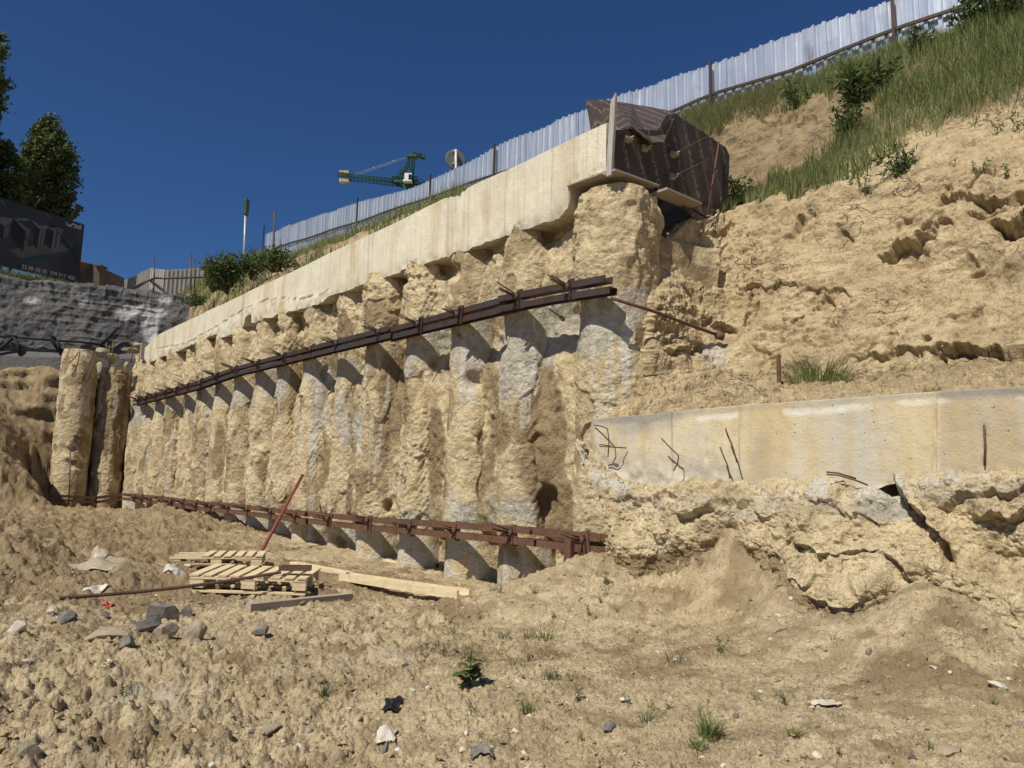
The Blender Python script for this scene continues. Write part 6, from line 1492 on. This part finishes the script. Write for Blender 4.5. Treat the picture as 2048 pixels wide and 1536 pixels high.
# big clump on the ledge: arching grass
for x, n_, h_, lab in ((1635, 420, 78, 'big arching green grass clump on the ledge above the low beam'), (1688, 90, 40, 'right-hand offshoot of the big grass clump on the ledge')):
    p = surf_at(BANK_R, x, 768); tuft('grass_clump', p, h_ / F * p[1], n_, lab, 'grass', 1200 + x, .9, None, .007, .75, None)
p = surf_at(BANK_R, 1384, 440); tuft('grass_clump', p + EN * -.05, .30, 60, 'grass sprouting under the dark plywood sheet', 'grass', 1301, .8)
p = p - EZ * .02 - EN * .06
rs = np.random.RandomState(9); pos = p + rs.randn(130, 3) * np.array([.05, .05, .10]) - EZ * .12
tag(veg_obj('grass_clump', [blades(pos, .12 + .32 * rs.rand(130), .5 + .8 * rs.rand(130), .007 + .003 * rs.rand(130), 77)], M_grass), 'grass tuft hanging down the cliff below the plywood sheet', 'grass')
v_ = COL.objects[-1]
# shrubs and young trees behind the cap
def shrub(name, x, y, n, w_, h_, nl, label, seed, size=.13, mat=None, D=None):
    p = on_n(x, y, n) if D is None else at(x, y, D); rs = np.random.RandomState(seed)
    root = empty(name, p, label, 'shrub', 'shrubs behind the tall cap beam')
    nb = 14; tips = []; m = MB()
    for k in range(nb):
        a_ = rs.rand() * 6.28; r = w_ / 2 * rs.rand() ** .6; tp = p + np.array([r * math.cos(a_), r * math.sin(a_), h_ * rs.uniform(.55, 1.0) * (1 - .3 * (r / w_ * 2) ** 2)])
        m.tube([p, p + (tp - p) * .5 + rs.randn(3) * .05, tp], .02, 5, .006); tips.append(tp)
    m.build('branches', M_bark, root)
    pts = []
    for k in range(nl):
        tp = tips[rs.randint(nb)]; f = rs.rand() ** .5; c_ = p + (tp - p) * (.25 + .75 * f); pts.append(c_ + rs.randn(3) * np.array([.16, .16, .13]) * w_ * .5)
    veg_obj('foliage', [leaves(np.array(pts), size, seed, .4, None, .4)], mat or M_leaf, root)
shrub('shrub', 455, 590, 1.4, 1.5, 1.55, 2600, 'tall leafy shrub at the left end of the bank, in front of the grey fence', 41)
shrub('shrub', 425, 585, 1.2, .9, .75, 800, 'small shrub on the left of the tall leafy one', 42)
shrub('shrub', 503, 560, 2.0, 1.0, 1.0, 900, 'loose shrub below the slender street pole', 43, .12)
shrub('shrub', 545, 545, 1.6, 1.4, .7, 1200, 'low dark shrub right of the street pole', 44, .12)
shrub('shrub', 385, 612, .9, .9, .4, 700, 'ground-hugging bright weed bush at the far end of the bank', 45, .1)
m = MB(); m.tube([on_n(427, 615, .5), on_n(427, 598, .5)], .035, 6); tag(m.build('stake', M_rust), 'short rusty stub behind the cap beam near the shrubs', 'stake')

# trees
def tree(name, px_poly, D, base_y, label, seed, nclump, nleaf, size, aim, depth=.8, trunk_r=.25, mat=None):
    rs = np.random.RandomState(seed); xs = [q[0] for q in px_poly]; ys = [q[1] for q in px_poly]
    cx = sum(xs) / len(xs); basep = at(cx, base_y, D); topy = min(ys); top = at(xs[ys.index(topy)], topy + 10, D)
    root = empty(name, basep, label, 'tree', 'trees behind the billboard')
    C_ = []
    while len(C_) < nclump:
        x, y = rs.uniform(min(xs), max(xs)), rs.uniform(min(ys), max(ys))
        if not inpoly(np.array(x), np.array(y), px_poly): continue
        l = x; 
        while inpoly(np.array(l), np.array(y), px_poly) and l > x - 400: l -= 3
        r = x
        while inpoly(np.array(r), np.array(y), px_poly) and r < x + 400: r += 3
        hw = (r - l) / 2; f = (x - (l + r) / 2) / max(hw, 1); dd = math.sqrt(max(0, 1 - f * f)) * rs.uniform(-1, 1)
        C_.append(at(x, y, D) + np.array([0, dd * hw / F * D * depth, 0]))
    C_ = np.array(C_)
    m = MB(); m.tube([basep, basep * .5 + top * .5, top], trunk_r, 8, .04); m.build('trunk', M_bark, root)
    m = MB()
    for c_ in C_[::3]:
        t = np.clip((c_[2] - basep[2]) / (top[2] - basep[2]) - .12, .05, .95); b_ = basep + (top - basep) * t; m.tube([b_, (b_ + c_) / 2 + EZ * .1, c_], .05, 4, .015)
    m.build('limbs', M_bark, root)
    k = rs.randint(0, nclump, nleaf); sp_ = np.stack([rs.randn(nleaf) * size * .9, rs.randn(nleaf) * size * .9, rs.randn(nleaf) * size * .5], 1)
    along = (rs.rand(nleaf) ** .8 * (.5 + rs.rand(nleaf)))[:, None] * np.asarray(aim)[None] * size * 5.0
    veg_obj('foliage', [leaves(C_[k] + sp_ * .8 + along, size, seed, .3, np.asarray(aim) * .6, .75)], mat or M_leaf_dark, root)
POP = [((x - 92) * (.72 if y < 300 else .84) + 86, y + 4) for x, y in [(103, 234), (111, 240), (108, 258), (122, 246), (126, 262), (122, 276), (132, 290), (138, 303), (150, 318), (138, 334), (140, 350), (148, 372), (136, 388), (148, 405), (150, 425), (146, 440), (130, 460), (10, 460), (18, 430), (22, 400), (32, 365), (30, 345), (42, 325), (44, 296), (60, 282), (62, 258), (72, 246), (76, 258), (88, 244)]]
tree('poplar_tree', POP, 46, 600, 'wind-bent dark green poplar behind the billboard', 61, 260, 22000, .19, (.5, 0, .6))
tree('leafy_tree', [(-170, 100), (-80, 10), (-32, 50), (-8, 85), (-5, 140), (0, 165), (-14, 190), (-18, 240), (-22, 300), (-30, 420), (-180, 500)], 40, 640, 'tall dark tree cut off by the left edge', 62, 260, 16000, .26, (.3, 0, .2))
tree('leafy_tree', [(-90, 330), (-20, 300), (6, 292), (16, 305), (14, 325), (34, 322), (36, 350), (28, 400), (12, 440), (-90, 460)], 42, 600, 'darker tree left of the poplar, above the billboard', 63, 140, 9000, .24, (.2, 0, .2))
